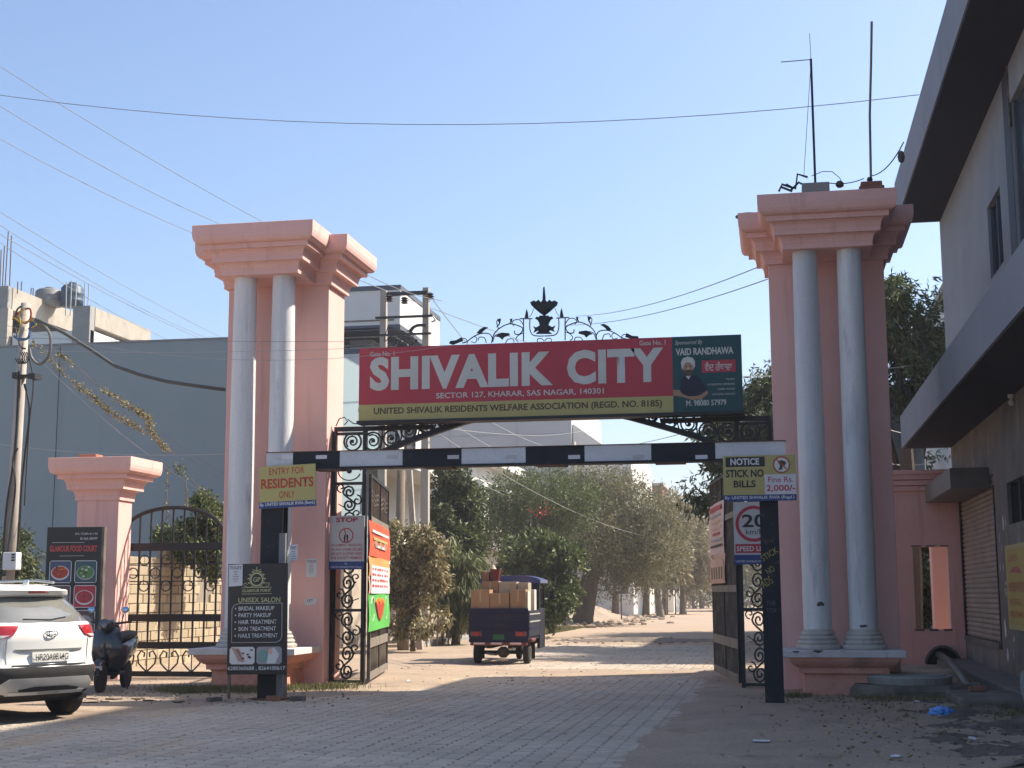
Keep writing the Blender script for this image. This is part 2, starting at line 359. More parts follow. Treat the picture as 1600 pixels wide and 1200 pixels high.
for c in range(ncol):
    x = -14.4 + (c + 0.5) * PW
    for r in range(int((46 - 8.2) / PL)):
        y = 8.2 + (r + 0.5 * (c % 2)) * PL + 0.01 * math.sin(c * 2.3)
        # skip pavers buried under the dusty margin
        if gh(x, y) > 0.012: continue
        d = Vector((x, y, 0)) - CAM; t = d.dot(FW); px = 800 + F * d.dot(RT) / t; py = 600 - F * d.dot(UP) / t
        vis = -5 < px < 1605 and py < 1207
        if y < 12.2: continue
        cand.append((0 if vis else 1, y, x, r))
cand.sort()
rest = MB()
for i, (v, y, x, r) in enumerate(cand):
    dz = 0.004 * noise.noise(Vector((x * 0.8, y * 0.8, 0))) + random.uniform(-.0025, .0025)
    if i < 296:
        o = bpy.data.objects.new('paver', pmesh[int((x + 14.4) / PW) % 2 + 2 * (i % 2)]); COL.objects.link(o); o.parent = road
        o.location = (x, y, dz); o.rotation_euler = (random.gauss(0, .008), random.gauss(0, .010), random.gauss(0, .012))
    else:
        w, l = PW / 2 - PJ / 2, PL / 2 - PJ * .9; n = len(rest.v); c = 0.011; a = random.gauss(0, .012)
        tz = [random.uniform(-.004, .003) for _ in range(6)]; pv6, pf6 = paver_shape(int((x + 14.4) / PW) % 2, w, l, c, -.05, tz)
        rest.v += [(x + p[0] - a * p[1], y + p[1] + a * p[0], p[2] + dz) for p in pv6]; rest.f += [tuple(n + q_ for q_ in fc) for fc in pf6 if max(fc) > 5]
o = rest.build('paver_field', mat('paver_concrete_field', (0.55, 0.455, 0.355), 0.85, (0.42, 0.35, 0.275), 0.6, stain=(0.46, 0.325, 0.21), sscale=1.0, samt=0.55, stretch2=(1, .3, 1), bump=0.3, bscale=40, fscale=7, fine=0.08), road); o['kind'] = 'stuff'
# ------------------------------------------------------------------ gate pillars
def cornice(x0, x1, y0, y1, z0, z1, ov):
    """stepped cornice growing outward: three pairs of cove and fillet; rings of a rectangle"""
    mb = MB(); H_ = z1 - z0
    prof = [(0, 0), (.14, 0), (.14, .10), (.155, .105), (.17, .165), (.205, .21), (.27, .243), (.28, .25), (.42, .255), (.42, .35), (.435, .355), (.45, .415), (.485, .46), (.55, .493), (.56, .50),
            (.71, .505), (.71, .605), (.80, .61), (.88, .628), (.945, .67), (.98, .73), (1.0, .81), (1.0, .995), (.985, 1.0)]
    n0 = len(mb.v)
    for o_, h in prof:
        e = ov * o_; z = z0 + H_ * h
        mb.v += [(x0 - e, y0 - e, z), (x1 + e, y0 - e, z), (x1 + e, y1 + e, z), (x0 - e, y1 + e, z)]
    for i in range(len(prof) - 1):
        for j in range(4): mb.f.append((4 * i + j, 4 * i + (j + 1) % 4, 4 * i + 4 + (j + 1) % 4, 4 * i + 4 + j))
    k = 4 * (len(prof) - 1); mb.f += [(3, 2, 1, 0), (k, k + 1, k + 2, k + 3)]
    return mb
def column_rings(x, y, z0):
    prof = [(.355, 0), (.36, .035), (.34, .065), (.31, .07), (.325, .10), (.31, .135), (.285, .14), (.30, .17), (.285, .205), (.262, .21), (.275, .235), (.262, .265), (.235, .272), (.235, .30), (.222, .31)]
    return MB().lathe((x, y, z0), prof, 32)
def gate_pillar(cx, label):
    p = thing('gate_pillar', label, 'pillar', (cx, 23.4, 0), 'pink pillars of the main gate')
    b = MB(); b.bbox(cx - 0.96, cx + 0.96, 24.0, 24.95, 0, 7.22, 0.012); b.build('body', pink, p)
    cornice(cx - 0.96, cx + 0.96, 24.0, 24.95, 7.16, 7.98, 0.48).build('rear_cornice', pink, p)
    cornice(cx - 0.655, cx + 0.655, 23.05, 24.3, 7.18, 8.02, 0.45).build('front_cornice', pink, p)
    for s in (-0.36, 0.355):
        c = MB().lathe((cx + s, 23.30, 1.0), [(.222, 0), (.222, 1.0), (.218, 3), (.208, 5), (.198, 6.1), (.196, 6.19)], 32)
        co = c.build('column', colm, p, auto=50)
        column_rings(cx + s, 23.30, 0.72).build('column_base', baserm, co, auto=35)
    sl_ = MB(); sl_.bbox(cx - 0.93, cx + 0.93, 22.56, 23.99, 0.61, 0.715, 0.01); sl_.build('plinth_slab', slabm, p)
    pl = MB()
    rings = [(.58, -.05), (.60, .0), (.58, .34), (.60, .36), (.66, .365), (.66, .455), (.70, .46), (.75, .50), (.79, .55), (.81, .60), (.81, .612)]
    for e, z in rings: pl.v += [(cx - e - .02, 22.70 - (e - .6) + 0.1, z), (cx + e + .02, 22.70 - (e - .6) + 0.1, z), (cx + e + .02, 24.0, z), (cx - e - .02, 24.0, z)]
    for i in range(len(rings) - 1):
        for j in range(4): pl.f.append((4 * i + j, 4 * i + (j + 1) % 4, 4 * i + 4 + (j + 1) % 4, 4 * i + 4 + j))
    pl.build('plinth', pink_low, p)
    return p
pillarL = gate_pillar(-8.80, 'tall pink gate pillar with twin white columns beside the side gate and salon board')
pillarR = gate_pillar(0.97, 'tall pink gate pillar with twin white columns and masts on top, by the grey building')
# chips, scuffs and paper remnants on the pillars
scuff = mat('bare_patch', (0.10, 0.09, 0.09), 0.9)
for (x, z, w, h) in ((0.66, 1.42, .07, .05), (1.30, 1.08, .10, .03), (0.24, .70, .06, .02), (0.57, .71, .10, .03)):
    fr = Fr((x, 23.08 if z > .8 else 22.556, z)); pts = [(w * math.cos(a) * random.uniform(.5, 1.1), h * math.sin(a) * random.uniform(.4, 1.1)) for a in lin(0, 2 * math.pi, 9)[:-1]]
    MB().prism(fr, pts, .004).build('chipped_patch', scuff, pillarR)
# pink post at the far side of the side gate
gp = thing('gate_post', 'shorter pink post with stepped cap behind the white car', 'post', (-12.85, 25.9, 0))
b = MB(); b.bbox(-13.28, -12.42, 25.30, 25.88, 0, 3.45, .012); b.build('body', pink, gp)
cornice(-13.25, -12.45, 25.33, 25.85, 3.42, 4.22, .45).build('cornice', pink, gp)
for (x, y) in ((-13.1, 25.2), (-12.95, 25.3)):
    pass
tag(MB().bbox(-13.2, -12.83, 25.1, 25.4, 4.225, 4.30, .01).build('brick', redbrick, loc=(-13, 25.2, 4.22)), 'dark brick lying flat on the cap of the shorter pink post', 'brick')
# ------------------------------------------------------------------ iron towers and the arch over the road
def tower(x0, x1, label):
    t = thing('iron_tower', label, 'gate frame', ((x0 + x1) / 2, 24.4, 0), 'wrought iron towers carrying the arch')
    for xx in (x0, x1 - .07):
        MB().box(xx, xx + .07, 24.30, 24.40, 0, 4.52).build('upright', iron, t)
    fr = Fr((x0 + .07, 24.33, 0)); w = x1 - x0 - .14
    for z in (.06, 1.30, 2.55, 3.55, 4.05, 4.45):
        MB().box(x0 + .07, x1 - .07, 24.31, 24.38, z, z + .05).build('rail', iron, t)
    zs = [(.11, .60), (.71, .59), (1.35, .60), (1.95, .60), (2.60, .47), (3.07, .47)]
    for i, (z, h) in enumerate(zs):
        scroll(fr, 0.02, z, w - .04, h, iron, t, .022, flip=i % 2 == 0)
        curl(fr, spiral(w * (.80 if i % 2 else .2), z + h * .42, w * .2, 1.2, a_end=math.pi / 2), .018, iron, t)
        curl(fr, spiral(w * (.2 if i % 2 else .8), z + h * .92, w * .18, 1.1, a_end=-math.pi / 2), .016, iron, t, n=4)
        curl(fr, [(w * .5, z), (w * .35, z + h * .15), (w * (.1 if i % 2 else .9), z + h * .3)], .012, iron, t)
    c = MB().prism(fr, ell(w / 2, 3.80, .05, .05, 8), .02); c.build('rosette', iron, t)
    curl(fr, ell(w / 2, 3.80, w * .42, .17, 20), .014, iron, t, 'ring')
    return t
towL = tower(-7.83, -7.19, 'black scrollwork iron tower against the left pink pillar, stop notice on it')
towR = tower(-0.64, -0.02, 'black scrollwork iron tower against the right pink pillar, behind the black barrier post')
arch = thing('arch_truss', 'black wrought iron arch with scrollwork spanning the road under the big signboard', 'arch', (-3.9, 24.35, 4.5))
fa = Fr((0, 24.34, 0))
def fy(mb, x0, x1, z0, z1, y0=24.30, y1=24.40): return mb.box(x0, x1, y0, y1, z0, z1)
def archz(x):
    return float(np.interp(abs(x + 3.92), [0, .5, .83, 1.4, 1.86, 2.3, 2.68, 3.3], [4.80, 4.795, 4.77, 4.66, 4.52, 4.38, 4.25, 4.0]))
pts = [Vector((x, 24.35, archz(x))) for x in lin(-7.19, -.65, 40)]
b = MB()
for i in range(40):
    p, q = pts[i], pts[i + 1]; n = len(b.v); hh = .05
    b.v += [(p.x, 24.28, p.z - hh), (q.x, 24.28, q.z - hh), (q.x, 24.42, q.z - hh), (p.x, 24.42, p.z - hh), (p.x, 24.28, p.z + hh), (q.x, 24.28, q.z + hh), (q.x, 24.42, q.z + hh), (p.x, 24.42, p.z + hh)]
    b.f += [tuple(n + k for k in q_) for q_ in ((0, 3, 2, 1), (4, 5, 6, 7), (0, 1, 5, 4), (2, 3, 7, 6))]
b.build('arch_rib', iron, arch)
fy(MB(), -7.8, -5.95, 4.52, 4.60).build('top_rail', iron, arch); fy(MB(), -1.9, -.05, 4.52, 4.60).build('top_rail', iron, arch)
fy(MB(), -7.8, -6.6, 4.12, 4.16).build('bottom_rail', iron, arch); fy(MB(), -1.25, -.05, 4.12, 4.16).build('bottom_rail', iron, arch)
fy(MB(), -6.9, -.95, 4.90, 5.0, 24.28, 24.42).build('top_chord', iron, arch)
for sx in (-1, 1):
    mx = lambda x: -3.92 + sx * (x + 3.92)
    FR = Fr((-3.92, 24.34, 0), (1, 0, 0)); U = lambda x: (x + 3.92) * sx
    for cx_, cz_, rr in ((-7.46, 4.33, .16), (-7.08, 4.33, .16), (-6.74, 4.37, .145), (-6.42, 4.50, .14), (-6.10, 4.56, .115), (-5.80, 4.63, .075), (-6.72, 4.64, .09), (-5.5, 4.70, .05)):
        curl(FR, ell(U(cx_), cz_, rr, rr, 18) + [(U(cx_) + rr, cz_)], .021, iron, arch, 'ring')
        curl(FR, spiral(U(cx_), cz_, rr * .8, 1.5, a_end=random.uniform(0, 6), sgn=sx), .019, iron, arch)
        MB().prism(FR, [(U(cx_) + .05 * math.cos(a) * (1 if k % 2 else .45), cz_ + .05 * math.sin(a) * (1 if k % 2 else .45)) for k, a in enumerate(lin(0, 2 * math.pi, 8)[:-1])], .02).build('rosette', iron, arch)
    for (a_, b_, c_, d_) in ((-6.62, 4.25, -6.5, 4.75), (-6.25, 4.40, -6.2, 4.8), (-5.95, 4.50, -5.9, 4.85), (-6.95, 4.15, -6.9, 4.55)):
        curl(FR, [(U(a_), b_), (U((a_ + c_) / 2), b_ + .1), (U(c_), d_)], .016, iron, arch, 'brace')
    # tall rosette post and sweeping curve at the shoulder
    curl(FR, [(U(-7.25), 4.60), (U(-7.25), 4.82)], .02, iron, arch, 'finial'); curl(FR, ell(U(-7.25), 4.90, .10, .12, 16) + [(U(-7.15), 4.90)], .016, iron, arch, 'ring')
    curl(FR, spiral(U(-7.25), 4.90, .07, 1.0), .012, iron, arch)
    curl(FR, [(U(-7.15), 4.97), (U(-7.0), 4.78), (U(-6.8), 4.72), (U(-6.5), 4.76), (U(-6.2), 4.88)], .016, iron, arch, 'brace')
    curl(FR, [(U(-7.78), 4.62), (U(-7.72), 4.75), (U(-7.62), 4.78), (U(-7.56), 4.70), (U(-7.62), 4.64)], .012, iron, arch)
    curl(FR, [(U(-7.56), 4.74), (U(-7.45), 4.66), (U(-7.3), 4.64)], .012, iron, arch)
    for k, x in enumerate((-5.2, -4.95)):
        curl(FR, spiral(U(x), 4.86, .05, 1.0), .01, iron, arch)
# crest above the board: vase, candle arms, vines with leaves
crest = thing('gate_crest', 'black wrought iron crest with a vase of leaves above the middle of the signboard', 'ornament', (-3.9, 24.2, 6.0))
def PXf(x, y, Y=24.12): q = A(x, y, Y); return (q.x, q.z)
CF = Fr((0, 24.12, 0))
def cpath(pix, r, name='scroll'):
    P = [PXf(*p) for p in pix]
    # smooth with Catmull-Rom
    out = []
    for i in range(len(P) - 1):
        p0, p1, p2, p3 = P[max(i - 1, 0)], P[i], P[i + 1], P[min(i + 2, len(P) - 1)]
        for k in range(4):
            t = k / 4; out.append(tuple(0.5 * ((2 * p1[j]) + (-p0[j] + p2[j]) * t + (2 * p0[j] - 5 * p1[j] + 4 * p2[j] - p3[j]) * t * t + (-p0[j] + 3 * p1[j] - 3 * p2[j] + p3[j]) * t ** 3) for j in (0, 1)))
    out.append(P[-1]); return curl(CF, out, r, iron, crest, name)
def cpoly(pix, name, t=.03): MB().prism(CF, [PXf(*p) for p in pix], t).build(name, iron, crest)
def mirr(pix): return [(2 * 850.5 - x, y + (x - 850.5) * 0.05) for x, y in pix]
for f in (lambda p: p, mirr):
    cpath(f([(818, 533), (818, 497)]), .013, 'upright'); cpath(f([(812, 498), (832, 498)]), .012, 'arm')
    cpoly(f([(820, 497), (822, 488), (823, 483), (825, 488), (826, 497)]), 'candle')
    cpath(f([(828, 498), (828, 514), (832, 523), (840, 525), (850, 525)]), .012, 'arm')
    cpath(f([(834, 482), (831, 490), (827, 496)]), .006, 'arm')
    cpath(f([(768, 536), (772, 522), (782, 512), (796, 506), (810, 509), (817, 514), (812, 522), (805, 522), (804, 517)]), .012)
    cpath(f([(770, 530), (765, 522), (752, 521), (740, 526), (729, 534), (722, 536)]), .012)
    cpath(f([(740, 526), (745, 528), (743, 535), (736, 534)]), .009); cpath(f([(770, 534), (774, 524), (784, 521)]), .010)
    cpath(f([(779, 514), (776, 503), (780, 499)]), .010); cpath(f([(796, 506), (800, 499), (797, 499)]), .009)
    cpoly(f([(702, 537), (704, 533), (713, 532), (722, 527), (724, 533), (716, 536), (708, 539)]), 'leaf')
    cpoly(f([(745, 521), (750, 515), (757, 511), (763, 512), (757, 516), (752, 521)]), 'leaf')
    cpoly(f([(776, 512), (782, 504), (783, 498), (777, 499), (781, 507), (778, 508)]), 'leaf')
    cpoly(f([(774, 526), (784, 520), (796, 521), (797, 524), (788, 527), (785, 531), (780, 527)]), 'leaf')
    cpoly(f([(796, 507), (800, 503), (801, 498), (797, 499), (798, 504)]), 'leaf')
    cpath(f([(850, 533), (846, 529), (840, 530), (840, 536)]), .009)
cpoly([(838, 522), (845, 516), (843, 505), (840, 500), (844, 494), (858, 494), (861, 500), (858, 505), (856, 516), (863, 522)], 'vase', .06)
for f in (lambda p: p, mirr):
    cpoly(f([(850.5, 494), (842, 488), (834, 481), (830, 476), (836, 474), (841, 475), (846, 480), (850.5, 487)]), 'leaf')
cpoly([(831, 478), (829, 473), (835, 470), (838, 472), (842, 469), (846, 473), (850, 470), (855, 473), (859, 469), (863, 472), (867, 470), (872, 473), (870, 478), (864, 482), (857, 482), (854, 488), (847, 488), (844, 482), (837, 482)], 'leaf_crown', .05)
for f in (lambda p: p, mirr):
    cpoly(f([(845, 508), (838, 512), (833, 510), (836, 515), (834, 520), (840, 517), (846, 518)]), 'flourish'); cpoly(f([(846, 498), (839, 495), (836, 498), (841, 501), (845, 504)]), 'flourish')
    cpath(f([(818, 508), (812, 500), (804, 500), (800, 505), (803, 509)]), .010); cpath(f([(760, 536), (757, 528), (749, 527), (747, 532)]), .010); cpath(f([(790, 536), (794, 530), (802, 530), (803, 535)]), .010); cpath(f([(818, 520), (810, 524), (806, 530), (810, 534)]), .010)
    cpath(f([(731, 536), (727, 529), (718, 530)]), .009)
cpoly([(846, 472), (850, 466), (855, 472), (853, 480), (850, 484), (847, 480)], 'finial'); cpoly([(848, 468), (849, 450), (851, 448), (853, 468)], 'finial')
# ------------------------------------------------------------------ the big signboard
sb = thing('signboard', 'wide red, yellow and green residents association signboard hanging across the gate', 'signboard', (-3.85, 24.0, 4.68))
SX0, SX1, SZ0, SZ1 = -7.25, -0.48, 4.66, 5.97
MB().box(SX0 + .01, SX1 - .01, 24.005, 24.22, SZ0 + .02, SZ1 - .02).build('box', barb, sb)
MB().box(SX0 - .02, SX1 + .02, 23.93, 24.25, SZ0 - .06, SZ0 - .005).build('bottom_frame', iron, sb)
sf = Fr((SX0, 23.99, SZ0)); SW, SH = SX1 - SX0, SZ1 - SZ0; gx = SW * .826
MB().fbox(sf, 0, gx, .285, SH, -.015, 0).build('red_panel', i_red, sb)
MB().fbox(sf, 0, gx, 0, .285, -.015, 0.002).build('yellow_panel', i_yel, sb)
gpn = MB().fbox(sf, gx, SW, 0, SH, -.015, 0.003).build('green_panel', i_grn, sb)
text(sf, 'SHIVALIK', .20, .53, 3.31, .61, i_let, sb, bold=.048, spc=1.07); text(sf, 'CITY', 3.76, .53, 1.68, .61, i_let, sb, bold=.048, spc=1.07)
text(sf, 'Gate No. 1', .20, 1.155, .45, .085, i_let, sb, bold=.01); text(sf, 'Gate No. 1', 5.03, 1.18, .45, .085, i_let, sb, bold=.01)
text(sf, 'SECTOR 127, KHARAR, SAS NAGAR, 140301', 1.42, .345, 2.98, .115, i_let, sb, bold=.012)
text(sf, 'UNITED SHIVALIK RESIDENTS WELFARE ASSOCIATION (REGD. NO. 8185)', .28, .075, 5.12, .15, i_brn, sb, bold=.028, lift=.005)
gf = sf.off(gx, 0, .003); gw = SW - gx
text(gf, 'Sponsored By', .05, 1.15, .48, .09, i_let, sb, shear=.35); text(gf, 'VAID RANDHAWA', .06, .98, .98, .125, i_let, sb, bold=.03)
text(gf, 'M. 98080 57979', .22, .10, .68, .10, i_let, sb, bold=.02)
MB().fbox(gf, .50, 1.07, .67, .88, 0, .004).build('name_plate', i_red, sb); text(gf.off(0, 0, .004), '\u0a35\u0a48\u0a26 \u0a30\u0a70\u0a27\u0a3e\u0a35\u0a3e', .55, .70, .46, .15, i_let, sb, bold=.01)
for i, (s_, w_) in enumerate((('MUSIC', .14), ('AYURVEDIC REMEDIES', .46), ('SUPER FOODS', .29), ('NATURAL HEALING', .38))):
    text(gf, s_, 1.05 - w_, .53 - i * .085, w_, .033, i_let, sb)
pf = gf.off(0, 0, .001)
def flat(pts, m, t, name): return MB().prism(pf, pts, t).build(name, m, sb)
flat([(.0, .28), (.13, .29), (.30, .22), (.5, .20), (.48, .27), (.3, .31), (.12, .38), (.0, .39)], i_skin, .002, 'printed_arm')
flat([(.12, .36), (.14, .56), (.21, .63), (.33, .64), (.44, .60), (.52, .47), (.60, .36), (.56, .30), (.46, .33), (.44, .27), (.2, .27)], i_shirt, .003, 'printed_shirt')
flat([(.44, .24), (.50, .31), (.57, .36), (.60, .33), (.57, .28), (.48, .22)], i_skin, .004, 'printed_arm')
flat([(.0, .29), (.13, .27), (.33, .20), (.50, .24), (.48, .29), (.30, .25), (.14, .32), (.0, .35)], i_skin, .0045, 'printed_arm')
flat(ell(.265, .76, .085, .11, 18), i_skin, .004, 'printed_face'); flat([(.22, .62), (.27, .56), (.31, .63)], i_wht, .0045, 'printed_collar')
flat(ell(.265, .69, .075, .075, 16, math.pi, 2 * math.pi) + [(.33, .73), (.29, .715), (.24, .715), (.20, .73)], i_brn, .006, 'printed_beard')
flat([(.155, .77), (.145, .86), (.18, .93), (.26, .955), (.345, .935), (.385, .87), (.385, .79), (.355, .73), (.35, .80), (.30, .85), (.26, .86), (.21, .84), (.185, .79), (.175, .73)], i_let, .007, 'printed_turban')
flat(ell(.268, .748, .016, .026, 8), i_pch, .0055, 'printed_nose'); flat([(.215, .795), (.25, .80), (.25, .793), (.218, .787)], i_brn, .006, 'printed_brow'); flat([(.285, .80), (.32, .795), (.318, .787), (.285, .793)], i_brn, .006, 'printed_brow'); flat([(.225, .715), (.268, .728), (.31, .715), (.268, .705)], i_blk, .0065, 'printed_moustache'); flat(ell(.235, .775, .013, .009, 8), i_brn, .006, 'printed_eye'); flat(ell(.30, .775, .013, .009, 8), i_brn, .006, 'printed_eye')
# ------------------------------------------------------------------ height barrier
hb = thing('height_barrier', 'black and white striped height barrier across the road in front of the gate', 'barrier', (-3.9, 21.2, 0))
HZ0, HZ1 = 3.575, 3.815
xb = [A(x, 715, 21.1).x for x in (418, 459, 532, 630, 722, 822, 914, 1018, 1118, 1228)]
for i in range(9):
    MB().box(xb[i] + (.0015 if i else 0), xb[i + 1] - .0015, 21.06, 21.24, HZ0, HZ1).build('white_section' if i % 2 == 0 else 'black_section', barw if i % 2 == 0 else barb, hb)
MB().box(xb[1], xb[8] + .3, 21.02, 21.30, HZ0 - .035, HZ0 - .003).build('dark_underside', barb, hb)  # black strip painting in the shaded underside of the beam
MB().box(xb[0] - .005, xb[9] + .005, 21.04, 21.27, HZ1 + .001, HZ1 + .012).build('top_flange', rust, hb)
for x in (-7.06, -5.3, -3.55, -1.75, -.75): MB().box(x, x + .45, 21.00, 21.31, HZ0 - .055, HZ0 - .037).build('splice_plate', rust, hb)
for x in (449, 502, 613, 708, 799, 897, 998, 1096, 1195):
    q = A(x, 714, 21.05); MB().box(q.x - .09, q.x + .09, 21.054, 21.059, q.z - .03, q.z + .03).build('reflector_sticker', i_ppr if x in (449, 502, 897, 1096) else mat('faded_sticker', (.58, .57, .56)), hb)
def hpost(x0, x1):
    p = MB().box(x0, x1, 21.05, 21.07, 0, HZ0 - .057).box(x0, x1, 21.27, 21.29, 0, HZ0 - .057).box((x0 + x1) / 2 - .01, (x0 + x1) / 2 + .01, 21.07, 21.27, 0, HZ0 - .057)
    return p.build('post', barb, hb)
hpost(-7.93, -7.57); hpost(-.225, .045)
MB().box(-7.60, -7.50, 20.98, 21.05, 0, 2.55).build('stiffener', mat('post_grey', (.20, .20, .21), .6), hb)
MB().box(-.30, .16, 20.98, 21.36, 0, .03).build('base_plate', rust, hb); MB().box(-8.0, -7.45, 20.98, 21.36, 0, .03).build('base_plate', rust, hb)
yp = ink('graffiti', (.40, .33, .08))
pf2 = Fr((-.225, 21.05, 0), (1, 0, 0))
def tilt(fr, a): c, s = math.cos(a), math.sin(a); return Fr(fr.o, fr.U * c + fr.V * s, fr.V * c - fr.U * s)
for t_, v_, w_, h_ in (('STICK', 2.05, .27, .09), ('NO', 1.86, .12, .09), ('ADS', 1.66, .17, .12)):
    text(tilt(pf2.off(.03 if t_ != 'NO' else .10, v_), .55), t_, 0, 0, w_, h_, yp, hb, lift=.002)
for t_, v_ in (('THE', 1.42), ('TOI', 1.32)): text(pf2.off(.05, v_), t_, 0, 0, .14, .06, mat('chalk', (.12, .12, .13)), hb, lift=.002)
# ------------------------------------------------------------------ notices
def board(name, label, cat, fr, w, h, t, m, loc=None, back=None):
    o = thing(name, label, cat, fr.o if loc is None else loc)
    MB().fbox(fr, 0, w, 0, h, -t, 0).build('panel', m, o); return o
f1 = tilt(Fr(A(405, 795, 20.98)), .035)
o = board('entry_notice', 'yellow notice reading ENTRY FOR RESIDENTS ONLY on the left barrier post', 'sign', f1, .93, .66, .02, i_yel)
MB().fbox(f1, 0, .93, 0, .095, 0, .003).build('blue_strip', i_blu, o)
text(f1, 'ENTRY FOR', .17, .52, .58, .105, i_rtx, o, bold=.005); text(f1, 'RESIDENTS', .035, .305, .86, .155, i_rtx, o, bold=.03); text(f1, 'ONLY', .33, .15, .26, .105, i_rtx, o, bold=.005)
text(f1.off(0, 0, .003), 'By. UNITED SHIVALIK RWA (Regd.)', .015, .02, .90, .065, i_wht, o, bold=.02)
f2 = Fr(A(1131, 783, 20.98))
o = board('bills_notice', 'yellow notice reading STICK NO BILLS with a fine, on the right barrier post', 'sign', f2, 1.055, .665, .02, i_yel)
MB().fbox(f2, 0, 1.05, -.005, .085, 0, .003).build('blue_strip', i_blu, o); MB().fbox(f2, .04, .61, .50, .645, 0, .003).build('black_header', i_blk, o)
MB().fbox(f2, .60, 1.05, .09, .38, 0, .002).build('white_box', i_ppr, o)
text(f2.off(0, 0, .003), 'NOTICE', .11, .525, .42, .10, i_wht, o, bold=.03); text(f2, 'STICK NO', .04, .345, .55, .115, i_blk, o, bold=.03); text(f2, 'BILLS', .15, .195, .32, .105, i_blk, o, bold=.03)
text(f2.off(0, 0, .002), 'Fine Rs.', .65, .265, .36, .08, i_red, o, bold=.005); text(f2.off(0, 0, .002), '2,000/-', .62, .12, .42, .105, i_red, o, bold=.02)
text(f2.off(0, 0, .003), 'By. UNITED SHIVALIK RWA (Regd.)', .02, .01, 1.0, .06, i_wht, o, bold=.015)
def ring(fr, cu, cv, r0, r1, m, par, t=.003, w0=0, name='printed_ring'):
    mb = MB(); n = 28
    for i in range(n):
        a = 2 * math.pi * i / n
        for r_ in (r0, r1): mb.v += [tuple(fr.p(cu + r_ * math.cos(a), cv + r_ * math.sin(a), w0 + t))]
    for i in range(n): j = (i + 1) % n; mb.f.append((2 * i, 2 * i + 1, 2 * j + 1, 2 * j))
    return mb.build(name, m, par)
MB().prism(f2, ell(.85, .52, .115, .115, 24), .002).build('printed_disc', i_wht, o); ring(f2, .85, .52, .105, .125, i_rtx, o, .004)
MB().prism(f2, [(.80, .44), (.83, .50), (.80, .57), (.85, .59), (.92, .56), (.90, .50), (.87, .52), (.86, .45)], .003).build('printed_hand', i_brn, o)
text(f2, 'BILLS', .80, .54, .10, .03, i_blk, o, lift=.005)
MB().fbox(tilt(f2.off(.78, .60, .004), -.8), 0, .2, -.008, .008, 0, .002).build('printed_bar', i_rtx, o)
f3 = Fr(A(514, 890, 24.2), (1, 0, .0))
o = board('stop_notice', 'white STOP notice for salesmen and hawkers on the left iron tower', 'sign', f3, .645, .95, .02, mat('notice_board_white', (.62, .60, .57), .5))
f3 = f3.off(0, 0, 0); MB().fbox(f3, 0, .645, .0, .14, 0, .003).build('blue_strip', i_blu, o)
text(f3, 'STOP', .12, .835, .40, .085, i_red, o, bold=.04); ring(f3, .31, .60, .115, .135, i_red, o)
for du in (0, .05): MB().prism(f3, [(.275 + du, .48), (.295 + du, .48), (.30 + du, .60), (.28 + du, .62), (.265 + du, .56)], .003).build('printed_figure', i_blk, o)
MB().fbox(tilt(f3.off(.31, .60, .003), 1.9), -.11, .11, -.008, .008, 0, .002).build('printed_bar', i_red, o)
for i, s_ in enumerate(('SALESMEN, VENDORS', 'OR ANY OTHER SELLERS', 'ARE NOT ALLOWED INSIDE', 'THE SOCIETY PREMISES')): text(f3, s_, .03, .405 - i * .075, .58, .048, i_rtx, o, bold=.005)
text(f3.off(0, 0, .003), 'UNITED SHIVALIK RWA (Regd.)', .03, .02, .58, .04, i_wht, o); text(f3.off(0, 0, .003), 'By.', .29, .085, .06, .03, i_wht, o)
f4 = Fr(A(1148, 882, 24.2))
o = board('speed_notice', 'white 20 km/h speed limit notice half hidden by the right barrier post', 'sign', f4, .67, 1.05, .02, mat('notice_board_white2', (.64, .62, .60), .5))
MB().fbox(f4, 0, .67, 0, .16, 0, .003).build('blue_strip', i_blu, o); MB().fbox(f4, .02, .65, .19, .34, 0, .003).build('red_strip', i_red, o)
ring(f4, .335, .68, .25, .305, i_red, o); text(f4, '20', .14, .62, .40, .22, i_blk, o, bold=.02); text(f4, 'km/h', .20, .50, .28, .09, i_blk, o)
text(f4.off(0, 0, .003), 'SPEED LIMIT', .04, .22, .58, .085, i_wht, o, bold=.02); text(f4.off(0, 0, .003), 'UNITED SHIVALIK RWA (Regd.)', .02, .02, .62, .05, i_wht, o)
# to-let papers
def paper(label, fr, w=.17, h=.30, torn=False):
    o = thing('to_let_paper', label, 'paper notice', fr.o)
    pts = [(0, 0), (w, .01), (w, h), (0, h - .01)] if not torn else [(0, .1), (.05, .02), (w * .8, .04), (w, .14), (w * .9, h * .8), (w * .5, h), (.03, h * .7)]
    MB().prism(fr, pts, .002).build('sheet', i_ppr, o)
    text(fr.off(0, 0, .002), 'TOLET' if not torn else 'LET', .015 if not torn else .07, h - .075 if not torn else h * .5, w - .03 if not torn else w * .4, .045, i_blk, o, bold=.01)
    if not torn:
        for i, w_ in enumerate((.06, .06, .09, .09, .05)): MB().fbox(fr, w / 2 - w_ / 2, w / 2 + w_ / 2, h - .12 - i * .036, h - .105 - i * .036, .002, .0035).build('printed_line', i_gry, o)
    return o
paper('to-let paper pasted on the pink pillar face, at head height beside the stop notice', Fr(A(478, 902, 23.995), (1, 0, 0)), .20, .33)
paper('torn to-let paper low on the pink pillar face', Fr(A(474, 948, 23.995)), .27, .17, True)
